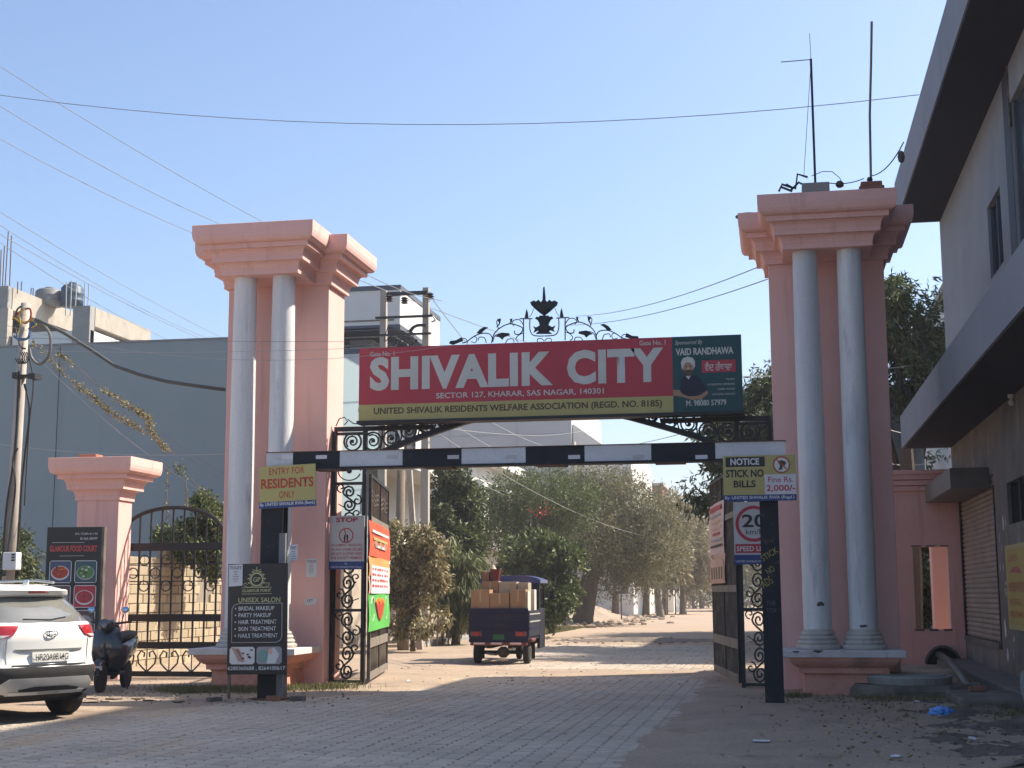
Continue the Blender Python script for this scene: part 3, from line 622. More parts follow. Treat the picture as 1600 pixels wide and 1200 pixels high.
# ------------------------------------------------------------------ salon board
f5 = tilt(Fr(A(354.5, 1054, 20.60)), .012)
sal = board('salon_board', 'black Glamour Point unisex salon board standing on legs by the left barrier post', 'signboard', f5, .945, 1.66, .03, i_blk, (-8.1, 20.6, 0))
for u_ in (.0, .90): MB().fbox(f5, u_, u_ + .035, -.36, 1.66, -.065, -.031).build('leg', iron2, sal)
text(f5, 'UNISEX SALON', .17, 1.075, .67, .075, i_gold, sal, bold=.012); text(f5, 'GLAMOUR POINT', .23, 1.23, .46, .045, i_gold, sal, bold=.02)
for v_ in (1.20, 1.295): MB().fbox(f5, .22, .70, v_, v_ + .007, 0, .003).build('printed_line', i_gold, sal)
for i, s_ in enumerate(('BRIDAL MAKEUP', 'PARTY MAKEUP', 'HAIR TREATMENT', 'SKIN TREATMENT', 'NAILS TREATMENT')):
    text(f5, s_, .175, .955 - i * .102, (.57, .52, .61, .60, .63)[i], .062, i_wht, sal, bold=.006); MB().prism(f5, ell(.125, .985 - i * .102, .012, .012, 8), .003).build('printed_dot', i_wht, sal)
curl(f5.off(0, 0, .004), [(.87, 1.06), (.87, .56), (.84, .50), (.78, .475), (.07, .475), (.07, .98), (.10, 1.03), (.17, 1.06), (.87, 1.06)], .004, i_wht, sal, 'printed_border')
text(f5, '6280360688 , 8264100617', .015, .055, .91, .066, i_wht, sal, bold=.009)
ring(f5, .46, 1.42, .085, .105, i_gold, sal); ring(f5, .46, 1.42, .115, .12, i_gold, sal); text(f5, 'GP', .40, 1.385, .12, .07, i_gold, sal, bold=.01)
for s_ in (-1, 1):
    curl(f5.off(.46, 1.30, .004), [(s_ * x, y) for x, y in ((.05, .02), (.12, .0), (.19, .02), (.21, .06), (.17, .07), (.15, .04))], .006, i_gold, sal, 'printed_scroll')
    for k in range(5): MB().prism(f5, ell(.46 + s_ * .13 * math.cos(k * .5 - .4), 1.42 + .13 * math.sin(k * .5 - .4), .022, .010, 8), .0035).build('printed_leaf', i_gold, sal)
curl(f5.off(.46, 1.54, .004), [(0, 0), (0, .07)], .006, i_gold, sal, 'printed_cross'); curl(f5.off(.46, 1.54, .004), [(-.07, .03), (-.03, .02), (.03, .02), (.07, .03)], .006, i_gold, sal, 'printed_cross')
for u_, mm in ((.04, 0), (.47, 1)):
    MB().prism(f5, [(u_ + .03, .15), (u_ + .37, .15), (u_ + .40, .18), (u_ + .40, .38), (u_ + .37, .41), (u_ + .03, .41), (u_, .38), (u_, .18)], .003).build('printed_photo', i_wht if not mm else i_gry, sal)
    if mm == 0:
        for k in range(4): MB().prism(f5, [(u_ + .02 + k * .035, .40 - k * .01), (u_ + .06 + k * .035, .40), (u_ + .17 + k * .03, .20), (u_ + .14 + k * .03, .18)], .0045).build('printed_finger', i_pnk if k % 2 else i_pch, sal)
        for k in range(7): MB().prism(f5, ell(u_ + .26 + random.uniform(-.05, .1), .29 + random.uniform(-.09, .09), .022, .015, 7), .005).build('printed_petal', mat('petal', (.13, .05, .06)), sal)
    else:
        MB().prism(f5, ell(u_ + .10, .27, .07, .10, 14), .0045).build('printed_towel', mat('teal_print', (.22, .38, .34)), sal)
        MB().prism(f5, [(u_ + .16, .16), (u_ + .20, .36), (u_ + .28, .40), (u_ + .36, .30), (u_ + .30, .16)], .005).build('printed_figure', i_wht, sal)
        MB().prism(f5, ell(u_ + .22, .34, .035, .045, 10), .0055).build('printed_face', i_pch, sal)
    
p_ = paper('to-let paper stuck on the top corner of the black salon board', f5.off(.012, 1.32, .004), .22, .335)
paper('to-let paper on the left barrier post above the salon board', Fr(A(452, 876, 20.95)), .13, .25)
# ------------------------------------------------------------------ gate leaves
def leaf(fr, L_, label, near_left=True):
    """a swung-open gate leaf in the plane fr, u along its length"""
    o = thing('gate_leaf', label, 'gate', fr.p(L_ / 2, 0), 'open leaves of the main gate')
    for u in (0, L_ - .06, L_ / 2 - .03): MB().fbox(fr, u, u + .06, .10, 3.75, -.03, .03).build('stile', iron if u else iron2, o)
    for v, h in ((.10, .13), (.66, .16), (1.62, .12), (2.90, .10), (3.70, .05)): MB().fbox(fr, .06, L_ - .06, v, v + h, -.02, .03).build('rail', iron_pale if h > .09 else iron, o)
    n = int(L_ / .105)
    for i in range(1, n):
        u = L_ * i / n
        MB().fbox(fr, u - .008, u + .008, .82, 2.90, -.008, .008).build('bar', iron2, o)
        MB().fbox(fr, u - .008, u + .008, 3.0, 3.70, -.008, .008).build('bar', iron2, o)
        if i % 2: curl(fr, [(u - .05, .62), (u - .035, .40), (u, .30), (u + .035, .40), (u + .05, .62)], .009, iron2, o, 'scallop')
        MB().fbox(fr, u - .007, u + .007, .23, .66, -.008, .008).build('baluster', iron2, o)
    for k in range(3):
        curl(fr, [(L_ * (.03 + .94 * i / 30), 3.45 - k * .09 + .03 * math.sin(i * 2 * math.pi / 10)) for i in range(31)], .010, iron2, o, 'wave_rail')
    return o
hL, eL = Vector((-7.17, 24.50, 0)), Vector((-7.86, 28.15, 0)); hR, eR = Vector((-.66, 24.50, 0)), Vector((-1.24, 28.2, 0))
fL = Fr(hL, eL - hL); lenL = (eL - hL).length; leafL = leaf(fL, lenL, 'open iron gate leaf at the left tower, carrying an orange and green banner')
fR = Fr(eR, hR - eR); lenR = (eR - hR).length; leafR = leaf(fR, lenR, 'open iron gate leaf at the right tower, carrying a faded house banner')
def onleaf(fr, x, y):
    d = ray(x, y); t = (fr.o - CAM).dot(fr.N) / d.dot(fr.N); q = CAM + d * t - fr.o; return q.dot(fr.U), q.dot(fr.V)
u0, v1 = onleaf(fL, 573, 812); u1, _ = onleaf(fL, 616, 824); _, v0 = onleaf(fL, 573, 987)
fb = fL.off(u0, v0, .05); bw, bh = min(u1, lenL) - u0, v1 - v0
bn = thing('banner', 'orange, white and green flex banner tied to the left gate leaf', 'banner', fb.o)
def bend(F_, U0, U1, V0, V1, w, m, name, par):
    mb = MB(); mb.grid([[tuple(F_.p(U0 + (U1 - U0) * i / 6, V0 + (V1 - V0) * j / 6, w + .012 * math.sin(i * 1.1 + j * .7))) for i in range(7)] for j in range(7)])
    mb.grid([[tuple(F_.p(U0 + (U1 - U0) * i / 6, V0 + (V1 - V0) * j / 6, w - .004 + .012 * math.sin(i * 1.1 + j * .7))) for i in reversed(range(7))] for j in range(7)])
    return mb.build(name, m, par, smooth=True)
redo = ink('red_orange', (.78, .11, .045))
bend(fb, 0, bw, bh * .68, bh, 0, redo, 'red_field', bn); bend(fb, 0, bw, bh * .50, bh * .68, 0, i_or2, 'orange_field', bn)
bend(fb, 0, bw, bh * .34, bh * .50, 0, i_pch, 'peach_field', bn); bend(fb, 0, bw, 0, bh * .34, 0, i_lg, 'green_field', bn)
MB().fbox(fb, bw * .06, bw * .94, bh * .34, bh * .60, .014, .018).build('printed_box', i_ppr, bn)
for i in range(4):
    for k in range(7): u_ = bw * (.1 + .115 * k); MB().fbox(fb, u_, u_ + bw * random.uniform(.05, .10), bh * (.555 - i * .052), bh * (.572 - i * .052 + random.uniform(0, .008)), .018, .020).build('printed_letter', i_red if i % 2 else i_rtx, bn)
for i, (w_, c_) in enumerate(((.8, i_wht), (.7, i_yel), (.5, i_wht))): MB().fbox(fb, bw * (.5 - w_ / 2), bw * (.5 + w_ / 2), bh * (.90 - i * .065), bh * (.925 - i * .065), .014, .018).build('printed_line', c_, bn)
for u_ in (.28, .5, .72): MB().prism(fb, ell(bw * u_, bh * .80, bw * .07, bh * .035, 10), .018).build('printed_face', i_skin, bn)
for u_ in (.18, .82): curl(fb, [(bw * u_ + bw * .07 * math.cos(a), bh * .2 + bh * .11 * math.sin(a)) for a in lin(0, 6.28, 14)], .012, i_wht, bn, 'printed_loop')
MB().prism(fb, [(bw * .3, bh * .25), (bw * .7, bh * .25), (bw * .6, bh * .13), (bw * .5, bh * .08), (bw * .4, bh * .13)], .02).build('printed_pot', i_rtx, bn)
for k in range(5): MB().prism(fb, ell(bw * (.34 + k * .08), bh * (.26 + .02 * (k % 2)), bw * .045, bh * .02, 8), .022).build('printed_lamp', i_org, bn)
# banner on the right leaf
u0, v1 = 0.05, 3.28; v0 = 1.78
fb = fR.off(u0, v0, .05); bw, bh = lenR * .62, v1 - v0
bn = thing('banner', 'faded pink and white banner picturing a house, tied to the right gate leaf', 'banner', fb.o)
bend(fb, 0, bw, bh * .36, bh, 0, i_pnk, 'pale_field', bn); bend(fb, 0, bw, 0, bh * .36, 0, i_pch, 'peach_field', bn)
for i, s_ in enumerate(((.1, .9, i_red, .06), (.15, .85, i_gry, .03), (.15, .8, i_pch, .035), (.2, .85, i_pch, .035), (.25, .75, i_red, .03), (.12, .88, i_gry, .03), (.1, .92, i_blk, .03))):
    MB().fbox(fb, bw * s_[0], bw * s_[1], bh * (.90 - i * .075), bh * (.90 - i * .075 + s_[3]), .014, .018).build('printed_line', s_[2], bn)
MB().prism(fb, [(bw * .05, .04), (bw * .95, .04), (bw * .95, bh * .26), (bw * .7, bh * .33), (bw * .3, bh * .30), (bw * .05, bh * .36)], .017).build('printed_house', i_pch, bn)
for k in range(5): MB().fbox(fb, bw * (.12 + .17 * k), bw * (.2 + .17 * k), .08, bh * .2, .018, .021).build('printed_window', i_brn, bn)
# ------------------------------------------------------------------ side gate
sg = thing('side_gate', 'black arched iron side gate between the two left pink pillars', 'gate', (-11.05, 26.2, 0))
fs = Fr((-12.74, 25.98, 0)); Wd = 2.30
arcz = lambda u: 2.80 + .50 * math.sqrt(max(0, 1 - ((u - Wd / 2) / (Wd / 2 - .12)) ** 2))
for u in (0, Wd - .09): MB().fbox(fs, u, u + .09, .03, 2.84, -.04, .04).build('stile', iron, sg)
for v, h in ((.05, .10), (.58, .13), (1.10, .14), (2.46, .15), (2.20, .02), (1.86, .02)): MB().fbox(fs, .09, Wd - .09, v, v + h, -.03, .03 if h > .03 else 0).build('rail', iron, sg)
MB().tube([fs.p(u, arcz(u)) for u in [.10, .11, .13] + lin(.16, Wd - .16, 22) + [Wd - .13, Wd - .11, Wd - .10]], .04, 6).build('arched_rail', iron, sg)
for v_ in (.05, 1.10, 2.46): MB().fbox(fs, Wd, Wd + .62, v_, v_ + .10, -.02, .02).build('filler_rail', iron, sg)
for u_ in (.2, .4, .6): MB().fbox(fs, Wd + u_ - .012, Wd + u_ + .012, .15, 2.46, -.01, .01).build('bar', iron, sg)
n = 10
for i in range(1, n):
    u = Wd * i / n
    MB().fbox(fs, u - .016, u + .016, .70, arcz(u) - .02, -.012, .012).build('bar', iron, sg)
    MB().lathe(fs.p(u, 2.95), [(.012, 0), (.028, .03), (.012, .06)], 6).build('knop', iron, sg)
for i in range(n):
    u = Wd * (i + .5) / n
    for v in (2.28, 2.03, 1.76)[(i % 2):][:1] + ((1.78,) if i % 2 == 0 else ()):
        curl(fs, ell(u, v, .098, .10, 16) + [(u + .098, v)], .014, iron, sg, 'ring')
for i in range(5):
    u = Wd * (i + .5) / 5
    for s_ in (-1, 1):
        curl(fs, [(u, .14), (u + s_ * .07, .20), (u + s_ * .17, .30), (u + s_ * .19, .44), (u + s_ * .12, .54), (u + s_ * .05, .50), (u + s_ * .06, .42)], .018, iron, sg)
    curl(fs, [(u, .13), (u, .62)], .012, iron, sg, 'baluster')
# ------------------------------------------------------------------ block wall behind the side gate
bwl = thing('block_wall', 'rough cream block boundary wall with a broken top behind the side gate', 'wall', (-13.9, 33, 0))
pr = MB(); 
BX = -13.9; bl, bhh = .42, .205; mesh_b = [MB().bbox(-.10, .10, -bl / 2 + .008, bl / 2 - .008, -bhh / 2 + .007, bhh / 2 - .007, .012).build('brick', brickm) for _ in range(1)]
bdata = mesh_b[0].data; bpy.data.objects.remove(mesh_b[0])
def walltop(y):
    if 31.2 < y < 32.5: return 3.25
    if 29.7 < y < 31.2: return 2.35 if y < 30.6 else 2.7
    if 33.6 < y: return 2.7
    return 2.45
core = MB()
for j in range(16):
    for i in range(-1, 23):
        y = 28.6 + i * bl + (bl / 2 if j % 2 else 0); z = .09 + j * bhh
        if z > walltop(y): continue
        if 32.45 < y < 33.3 and 1.5 < z < 2.6: continue
        if len([1 for c in bwl.children]) > 290: continue
        o = bpy.data.objects.new('brick', bdata); COL.objects.link(o); o.parent = bwl
        o.location = (BX + .02 * random.random() + random.choice((0, 0, 0, .02)) + 13.9, y - 33, z); o.rotation_euler = (0, 0, random.gauss(0, .012))
core.box(BX - .08, BX + .075, 28.2, 38.2, 0, 2.2); core.box(BX - .08, BX + .07, 31.2, 32.4, 2.2, 3.2); core.build('mortar_core', mortar, bwl)
# ------------------------------------------------------------------ right grey building
RX = 3.87
rb = thing('corner_building', 'two storey grey building with deep slab eaves and a roller shutter, on the right', 'building', (RX + 4, 14, 0))
def wallX(name, m, y0, y1, z0, z1, holes, x0=RX, th=.22):
    """wall facing -X with rectangular holes (y0,y1,z0,z1)"""
    mb = MB(); ysn = sorted({y0, y1, *[h[0] for h in holes], *[h[1] for h in holes]}); zsn = sorted({z0, z1, *[h[2] for h in holes], *[h[3] for h in holes]})
    for a, b_ in zip(ysn, ysn[1:]):
        z = z0; cm_z = [(h[2], h[3]) for h in sorted(holes, key=lambda h: h[2]) if h[0] <= a and b_ <= h[1]]
        for h0, h1 in cm_z + [(z1, z1)]:
            if h0 > z: mb.box(x0, x0 + th, a, b_, z, h0)
            z = h1
    return mb.build(name, m, rb)
win1 = (24.0, 25.45, 7.05, 8.35)
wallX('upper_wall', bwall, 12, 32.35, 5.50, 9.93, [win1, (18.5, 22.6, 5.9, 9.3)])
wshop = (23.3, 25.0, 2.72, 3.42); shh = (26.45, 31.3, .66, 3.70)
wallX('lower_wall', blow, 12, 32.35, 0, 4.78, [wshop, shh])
MB().box(2.82, 7.0, 11.5, 32.42, 4.78, 5.50).build('lower_slab', bgrey, rb)
MB().box(2.92, 7.0, 11.5, 32.38, 9.93, 10.87).build('roof_slab', bgrey, rb)
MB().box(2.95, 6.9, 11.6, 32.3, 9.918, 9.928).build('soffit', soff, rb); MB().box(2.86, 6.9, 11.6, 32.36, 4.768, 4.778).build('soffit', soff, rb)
MB().box(RX + .23, 12, 12, 32.3, 0, 4.76).build('core', concd, rb); MB().box(RX + .24, 12, 12, 32.28, 5.51, 9.9).build('core', concd, rb)
MB().box(6.2, 14, 9.5, 30.5, 10.88, 18.9).build('unseen_rear_block', bwall, rb)  # out of view; added and sized for the shadow it casts over the foreground
MB().box(RX - .01, RX + .2, 22.62, 23.2, 5.51, 9.90).build('dark_band', mat('band', (.06, .062, .075), .7), rb)
w = MB().box(RX + .10, RX + .14, 24.0, 25.45, 7.05, 8.35).build('window', glassd, rb)
for a in (24.0, 24.7, 25.41): MB().box(RX + .05, RX + .099, a, a + .04, 7.05, 8.35).build('frame', trimd, w)
w = MB().box(RX + .10, RX + .14, 18.5, 22.6, 5.9, 9.3).build('window', glassf, rb)
MB().box(RX + .04, RX + .099, 22.5, 22.6, 5.9, 9.3).build('frame', trimd, w); MB().box(RX - .03, RX + .02, 22.60, 22.63, 8.9, 9.93).build('frame', iron2, w)
w = MB().box(RX + .12, RX + .16, 23.3, 25.0, 2.72, 3.42).build('window', glassd, rb)
for a in (23.3, 24.1, 24.95): MB().box(RX + .06, RX + .119, a, a + .05, 2.72, 3.42).build('frame', iron, w)
# roller shutter: slats one by one
sh = thing('roller_shutter', 'rusty brown roller shutter pulled down in the grey building', 'shutter', (RX, 29, .66))
sl0 = MB(); sl0.v = [(-.012, -2.38, 0), (-.012, 2.38, 0), (-.03, 2.38, .03), (-.03, -2.38, .03), (-.03, 2.38, .06), (-.03, -2.38, .06), (-.006, 2.38, .094), (-.006, -2.38, .094)]
sl0.f = [(0, 3, 2, 1), (3, 5, 4, 2), (5, 7, 6, 4)]; so_ = sl0.build('slat', shut); sd = so_.data; bpy.data.objects.remove(so_)
for i in range(31):
    o = bpy.data.objects.new('slat', sd); COL.objects.link(o); o.parent = sh; o.location = (0.05, -.12, .05 + i * .096)
MB().box(RX + .07, RX + .10, 26.47, 31.28, .66, 3.7).build('backing', trimd, sh)
MB().box(RX - .02, RX + .06, 26.42, 26.50, .60, 3.5).build('guide_rail', iron, sh); MB().box(RX - .02, RX + .06, 31.25, 31.33, .6, 3.7).build('guide_rail', iron, sh)
MB().box(RX - .05, RX + .06, 26.5, 31.25, .60, .70).build('bottom_bar', iron2, sh)
tag(MB().box(3.18, RX + .02, 26.9, 31.33, 3.49, 3.86).build('shutter_box', mat('box_sheet', (.17, .155, .135), .5, (.13, .12, .105), 2), loc=(3.5, 29, 3.49)), 'long grey sheet metal box over the roller shutter', 'box')
# ledge along the foot of the wall
struct(MB().bbox(3.25, RX + .02, 14, 31.4, -.05, .22, .03).build('step', mat('step_concrete', (.24, .20, .17), .95, (.16, .135, .115), 2, bump=.6)))
# yellow wall poster
yf = Fr((RX - .005, 25.45, .98), (0, -1, 0)); o = board('wall_poster', 'tattered yellow poster in red print on the dirty wall of the grey building', 'poster', yf, 2.3, 1.40, -.012, i_yel)
MB().fbox(yf, .12, 2.2, .08, 1.33, .012, .014).build('print_field', ink('orange_yellow', (.50, .34, .06)), o)
for s_, u_, v_, w_, h_ in (('LEARN', .3, 1.12, .9, .12), ('SPOKEN ENGLISH', .25, .62, 1.7, .16), ('BATCHES', .25, .40, 1.1, .11), ('FREE DEMO', .25, .20, 1.3, .10)): text(yf, s_, u_, v_, w_, h_, i_rtx, o, lift=.016, bold=.01)
MB().prism(yf, ell(1.0, .92, .55, .11, 16, 0, math.pi), .016).build('printed_arch', i_red, o)
for k in range(16):
    z = random.uniform(.5, 2.9); y = random.uniform(24.9, 26.2)
    if 1 < z < 2.4 and y < 25.5: continue
    s_ = random.uniform(.04, .14); fr = Fr((RX - .004, y, z), (0, -1, 0)); 
    tag(MB().prism(fr, [(random.uniform(.4, 1) * s_ * math.cos(a), random.uniform(.6, 1.6) * s_ * math.sin(a)) for a in lin(0, 6.28, 8)[:-1]], .003).build('bill_remnant', i_gry if k % 3 else i_ppr, rb), None, None)
lamp = thing('porch_lamp', 'white bulb holder hanging under the lower slab of the grey building', 'lamp', (3.35, 24, 4.78))
q = A(1578, 590, 23.7); zt = 4.766
MB().lathe((q.x, 23.7, zt - .06), [(.05, 0), (.055, .05), (.055, .06)], 12).build('base', i_wht, lamp); MB().lathe((q.x, 23.7, zt - .19), [(.01, 0), (.045, .03), (.05, .07), (.02, .11), (.02, .13)], 12).build('bulb', i_wht, lamp)
# ------------------------------------------------------------------ pink wall with an opening behind the right pillar
pw = thing('pink_wall', 'pink boundary wall with moulded coping and a knocked-through opening, beside the shutter', 'wall', (2.9, 31.5, 0))
ox0, ox1, oz0, oz1 = 2.86, 3.58, .82, 2.56
mb = MB(); mb.box(1.9, ox0, 31.36, 31.60, 0, 3.75); mb.box(ox1, RX - .01, 31.36, 31.60, 0, 3.75); mb.box(ox0, ox1, 31.36, 31.60, 0, oz0); mb.box(ox0, ox1, 31.36, 31.60, oz1, 3.75); mb.build('wall', pink, pw)
for i, z in enumerate((3.75, 3.87, 3.99, 4.10)): MB().bbox(1.9, RX - .01, 31.30 - i * .03, 31.64 + i * .03, z + .002, z + (.11 if i < 3 else .10), .015).build('coping', pink, pw)
for k in range(9): MB().bbox(ox0 - .03 + (k % 3) * .3, ox0 + .18 + (k % 3) * .28, 31.35, 31.5, (oz1 + .004 if k < 3 else oz0 - .03), (oz1 + .03 if k < 3 else oz0 + .012), .008).build('broken_edge', concd, pw) if k < 6 else None
tag(MB().bbox(3.42, 3.95, 33.0, 33.5, 0, 4.0, .01).build('pink_pier', pink, loc=(3.7, 33.2, 0)), 'pink square pier seen through the opening of the pink wall', 'pier')
tag(MB().tube([(3.12, 34.5, 0), (3.2, 34.6, 2.2), (3.1, 34.5, 5)], .17, 10).build('tree_trunk', bark, loc=(3.12, 34.5, 0)), 'tree trunk seen through the opening of the pink wall', 'tree')
tag(MB().box(2.2, 4.2, 41.2, 41.4, 0, 7.4).build('far_blue_wall', mat('pale_blue', (.30, .36, .42), .8), loc=(3, 41.3, 0)), 'pale blue house wall seen above the pink wall coping', 'wall')
# ------------------------------------------------------------------ buildings left
bw_ = thing('blue_building', 'long blank grey-blue rendered building behind the left pillars', 'building', (-24, 42, 0))
MB().box(-48, -13.2, 38, 46, 0, 8.95).build('wall', bluew, bw_); MB().box(-48, -13.2, 37.97, 46.02, 8.953, 9.0).build('parapet_edge', mat('edge', (.24, .27, .30), .8), bw_)
for x in (-20.7, -31.): MB().box(x, x + .015, 37.985, 37.999, 0, 8.9).build('wall_seam', wirem, bw_)  # thin dark strips drawing the vertical seams of the wall
cb = thing('unfinished_house', 'unfinished concrete house with bare parapets above the grey-blue wall', 'building', (-31, 52, 0))
c2 = A(143, 478, 50); c1 = A(18, 448, 50)
MB().box(c2.x - 3.3, c2.x, 50, 55, 0, c2.z - .95).build('white_wall', white, cb)
MB().box(c2.x - .72, c2.x, 49.9, 50.3, 0, c2.z).build('pier', conc, cb)
MB().box(c2.x - .7, c2.x + .02, 50.31, 55.3, c2.z - .75, c2.z).build('parapet', concl, cb)
MB().box(c2.x - 3, c2.x - .71, 52, 55.3, c2.z - .80, c2.z - .70).build('slab', conc, cb)
MB().box(c1.x - 6, c1.x - .02, 49.8, 50.1, c1.z - 3.2, c1.z).build('front_wall', conc, cb); MB().box(c1.x - .30, c1.x + .05, 49.75, 50.12, 0, c1.z - .9).build('column', concl, cb)
q = AX(117, 490, c1.x)
MB().box(c1.x - .3, c1.x, 50.13, q.y + 2.0, c1.z - .9, c1.z - .01).build('parapet_beam', concl, cb); MB().box(c1.x - 5, c1.x - .32, 52, 56, 0, c1.z - 1.0).build('room', mat('dark_room', (.10, .09, .08), .9), cb)
MB().box(c1.x - 6, c1.x - .31, 50.2, 58, c1.z - .95, c1.z - .82).build('slab', conc, cb); MB().box(c1.x - .3, c2.x - .8, 55.5, 56, 0, c2.z - .4).build('rear_wall', conc, cb)
for i, (x, y, h) in enumerate(((3, 390, 0), (7, 385, 0), (12, 362, 0), (19, 368, 0), (28, 440, 0), (33, 440, 0), (105, 440, 0), (112, 438, 0), (119, 440, 0), (134, 442, 0), (139, 444, 0), (48, 450, 1), (53, 450, 1))):
    Y = 50.0 if x < 30 else (53 if x < 60 else 50.2); q = A(x, y, Y); zb = (c1.z if x < 60 else c2.z) - .3
    MB().tube([(q.x, Y, zb), (q.x + .03 * (i % 3 - 1), Y, q.z)], .022, 4).build('rebar', rust if x < 60 else wirew, cb)
def tank(x, y, r, h, zb, label, m):
    t = thing('water_tank', label, 'water tank', (x, y, zb), 'rooftop water tanks')
    MB().lathe((x, y, zb), [(r, 0), (r, h * .2), (r * 1.03, h * .22), (r * 1.03, h * .26), (r, h * .28), (r, h * .5), (r * 1.03, h * .52), (r * 1.03, h * .56), (r, h * .58), (r, h * .78), (r * .75, h * .92), (r * .35, h * .97)], 20).build('tank', m, t, smooth=True)
    MB().lathe((x, y, zb + h * .97), [(r * .32, 0), (r * .34, h * .05), (r * .3, h * .08)], 14).build('lid', m, t)
q = A(112, 480, 53); tank(q.x, 53, .46, .98, q.z + .02, 'dark blue water tank standing on the unfinished roof', mat('tank_blue', (.045, .08, .12), .5))
q = A(76, 478, 53); tank(q.x, 53, .55, .75, q.z - .0, 'grey water tank behind the bare parapet', mat('tank_grey', (.22, .22, .21), .6))
# white house behind the left pillar
wh = thing('white_house', 'white modern house with dark edged roof slabs behind the left pillar and twin poles', 'house', (-16, 50, 0))
hx = -12.2; hz = A(625, 445, 45).z
def slab(x0, x1, y0, y1, z0, z1, nm='roof_slab'):
    MB().box(x0, x1, y0, y1, z0, z1 - .16).build(nm, white, wh); MB().box(x0 - .03, x1 + .03, y0 - .03, y1 + .03, z1 - .157, z1).build('dark_edge', trimd, wh)
slab(-16.4, hx, 45, 50.7, hz - 1.35, hz); MB().box(-16.41, hx + .02, 44.98, 50.72, hz - 1.53, hz - 1.353).build('dark_edge', trimd, wh)
MB().box(-16.3, hx - 1.4, 46.6, 54, 0, hz - 1.54).build('wall', white, wh)
z2 = A(560, 555, 45).z
for k in range(4): MB().box(-16.4, hx - .2, 44.98, 45.02, z2 + .3 + k * .28, z2 + .35 + k * .28).build('railing', iron2, wh)
for k in range(4): MB().box(hx - .2, hx - .16, 45.03, 52, z2 + .3 + k * .28, z2 + .35 + k * .28).build('railing', iron2, wh)
slab(-16.4, hx - .1, 44.9, 53, z2 - .9, z2 + .2, 'balcony_slab'); z3 = z2 - 3.3; slab(-16.4, hx + .3, 44.7, 54, z3 - .5, z3, 'balcony_slab')
for (x, z, w_, h_) in ((-15.8, z2 + .4, 1.3, 2.2), (-15.9, z3 + .5, 1.2, 1.9)):
    w = MB().box(x, x + w_, 46.55, 46.59, z, z + h_).build('window', glassf, wh); MB().box(x - .06, x, 46.50, 46.6, z - .06, z + h_ + .06).build('frame', trimd, w); MB().box(x + w_, x + w_ + .06, 46.50, 46.6, z - .06, z + h_ + .06).build('frame', trimd, w)
for (y, z, l, h_) in ((48, z3 + .6, 1.6, 1.5), (51, z3 + .6, 1.2, 1.5), (48, z2 + .6, 1.5, 1.6), (49, .9, 1.8, 1.6)):
    w = MB().box(hx - 1.38, hx - 1.34, y, y + l, z, z + h_).build('window', glassf, wh)
    for a in (y - .06, y + l): MB().box(hx - 1.39, hx - 1.30, a, a + .06, z, z + h_).build('frame', trimd, w)
    for k in range(5): MB().box(hx - 1.33, hx - 1.31, y + l * (k + .5) / 5, y + l * (k + .5) / 5 + .03, z, z + h_).build('bar', iron2, w)
gwl = tag(MB().box(-13.0, -12.75, 38.5, 62, 0, 2.6).build('compound_wall', mat('rough_cream', (.55, .47, .38), .9, (.42, .35, .28), 1.5, bump=.6, stain=(.30, .25, .20)), loc=(-12.9, 50, 0)), 'cream compound wall along the road behind the left gate leaf', 'wall')
# second white house further along
h2 = thing('porch_house', 'pale house with a railed porch seen between the poles and the climbing tree', 'house', (-15, 66, 0))
MB().box(-22, -13.4, 62, 72, 0, 7.6).build('wall', white, h2); MB().box(-22, -12.8, 61.5, 72.5, 7.6, 8.0).build('roof', white, h2); MB().box(-22, -12.6, 61.4, 72.5, 3.6, 3.9).build('balcony', white, h2)
for k in range(8): MB().box(-12.75, -12.69, 61.6 + k * .5, 61.66 + k * .5, 3.9, 4.8).build('baluster', white, h2)
MB().box(-12.78, -12.66, 61.5, 72, 4.8, 4.88).build('handrail', white, h2)
for y in (63, 66, 69):
    w = MB().box(-13.39, -13.35, y, y + 1.4, 4.9, 6.8).build('window', glassf, h2); MB().box(-13.37, -13.33, y + .68, y + .74, 4.9, 6.8).build('frame', white, w)
# tall grey building in the middle distance
tb = thing('grey_block', 'tall blank grey building behind the trees, under the signboard', 'building', (-22, 104, 0))
tz = A(750, 640, 100).z; tx = A(893, 700, 100).x
MB().box(tx - 26, tx, 100, 118, 0, tz + 1).build('wall', greyw, tb)
MB().box(tx + .01, tx + 4.2, 101, 118, 0, A(915, 660, 101).z - 2).build('side_wall', white, tb)
p1, p2 = A(897, 664, 101), A(944, 697, 101)
mb = MB(); mb.prism(Fr((0, 101, 0)), [(p1.x, p1.z - 2.2), (p2.x, p2.z - 1.2), (p2.x, p2.z), (p1.x, p1.z)], .6); mb.build('stair_parapet', white, tb)
for k in range(5): MB().box(tx - 24 + k * 5, tx - 23.96 + k * 5, 99.97, 99.99, 0, tz).build('panel_joint', mat('joint_line', (.34, .36, .37), .8), tb)
for z in (5, 9, 13): MB().box(tx - 26, tx, 99.97, 99.99, z, z + .05).build('panel_joint', MATS['joint_line'], tb)
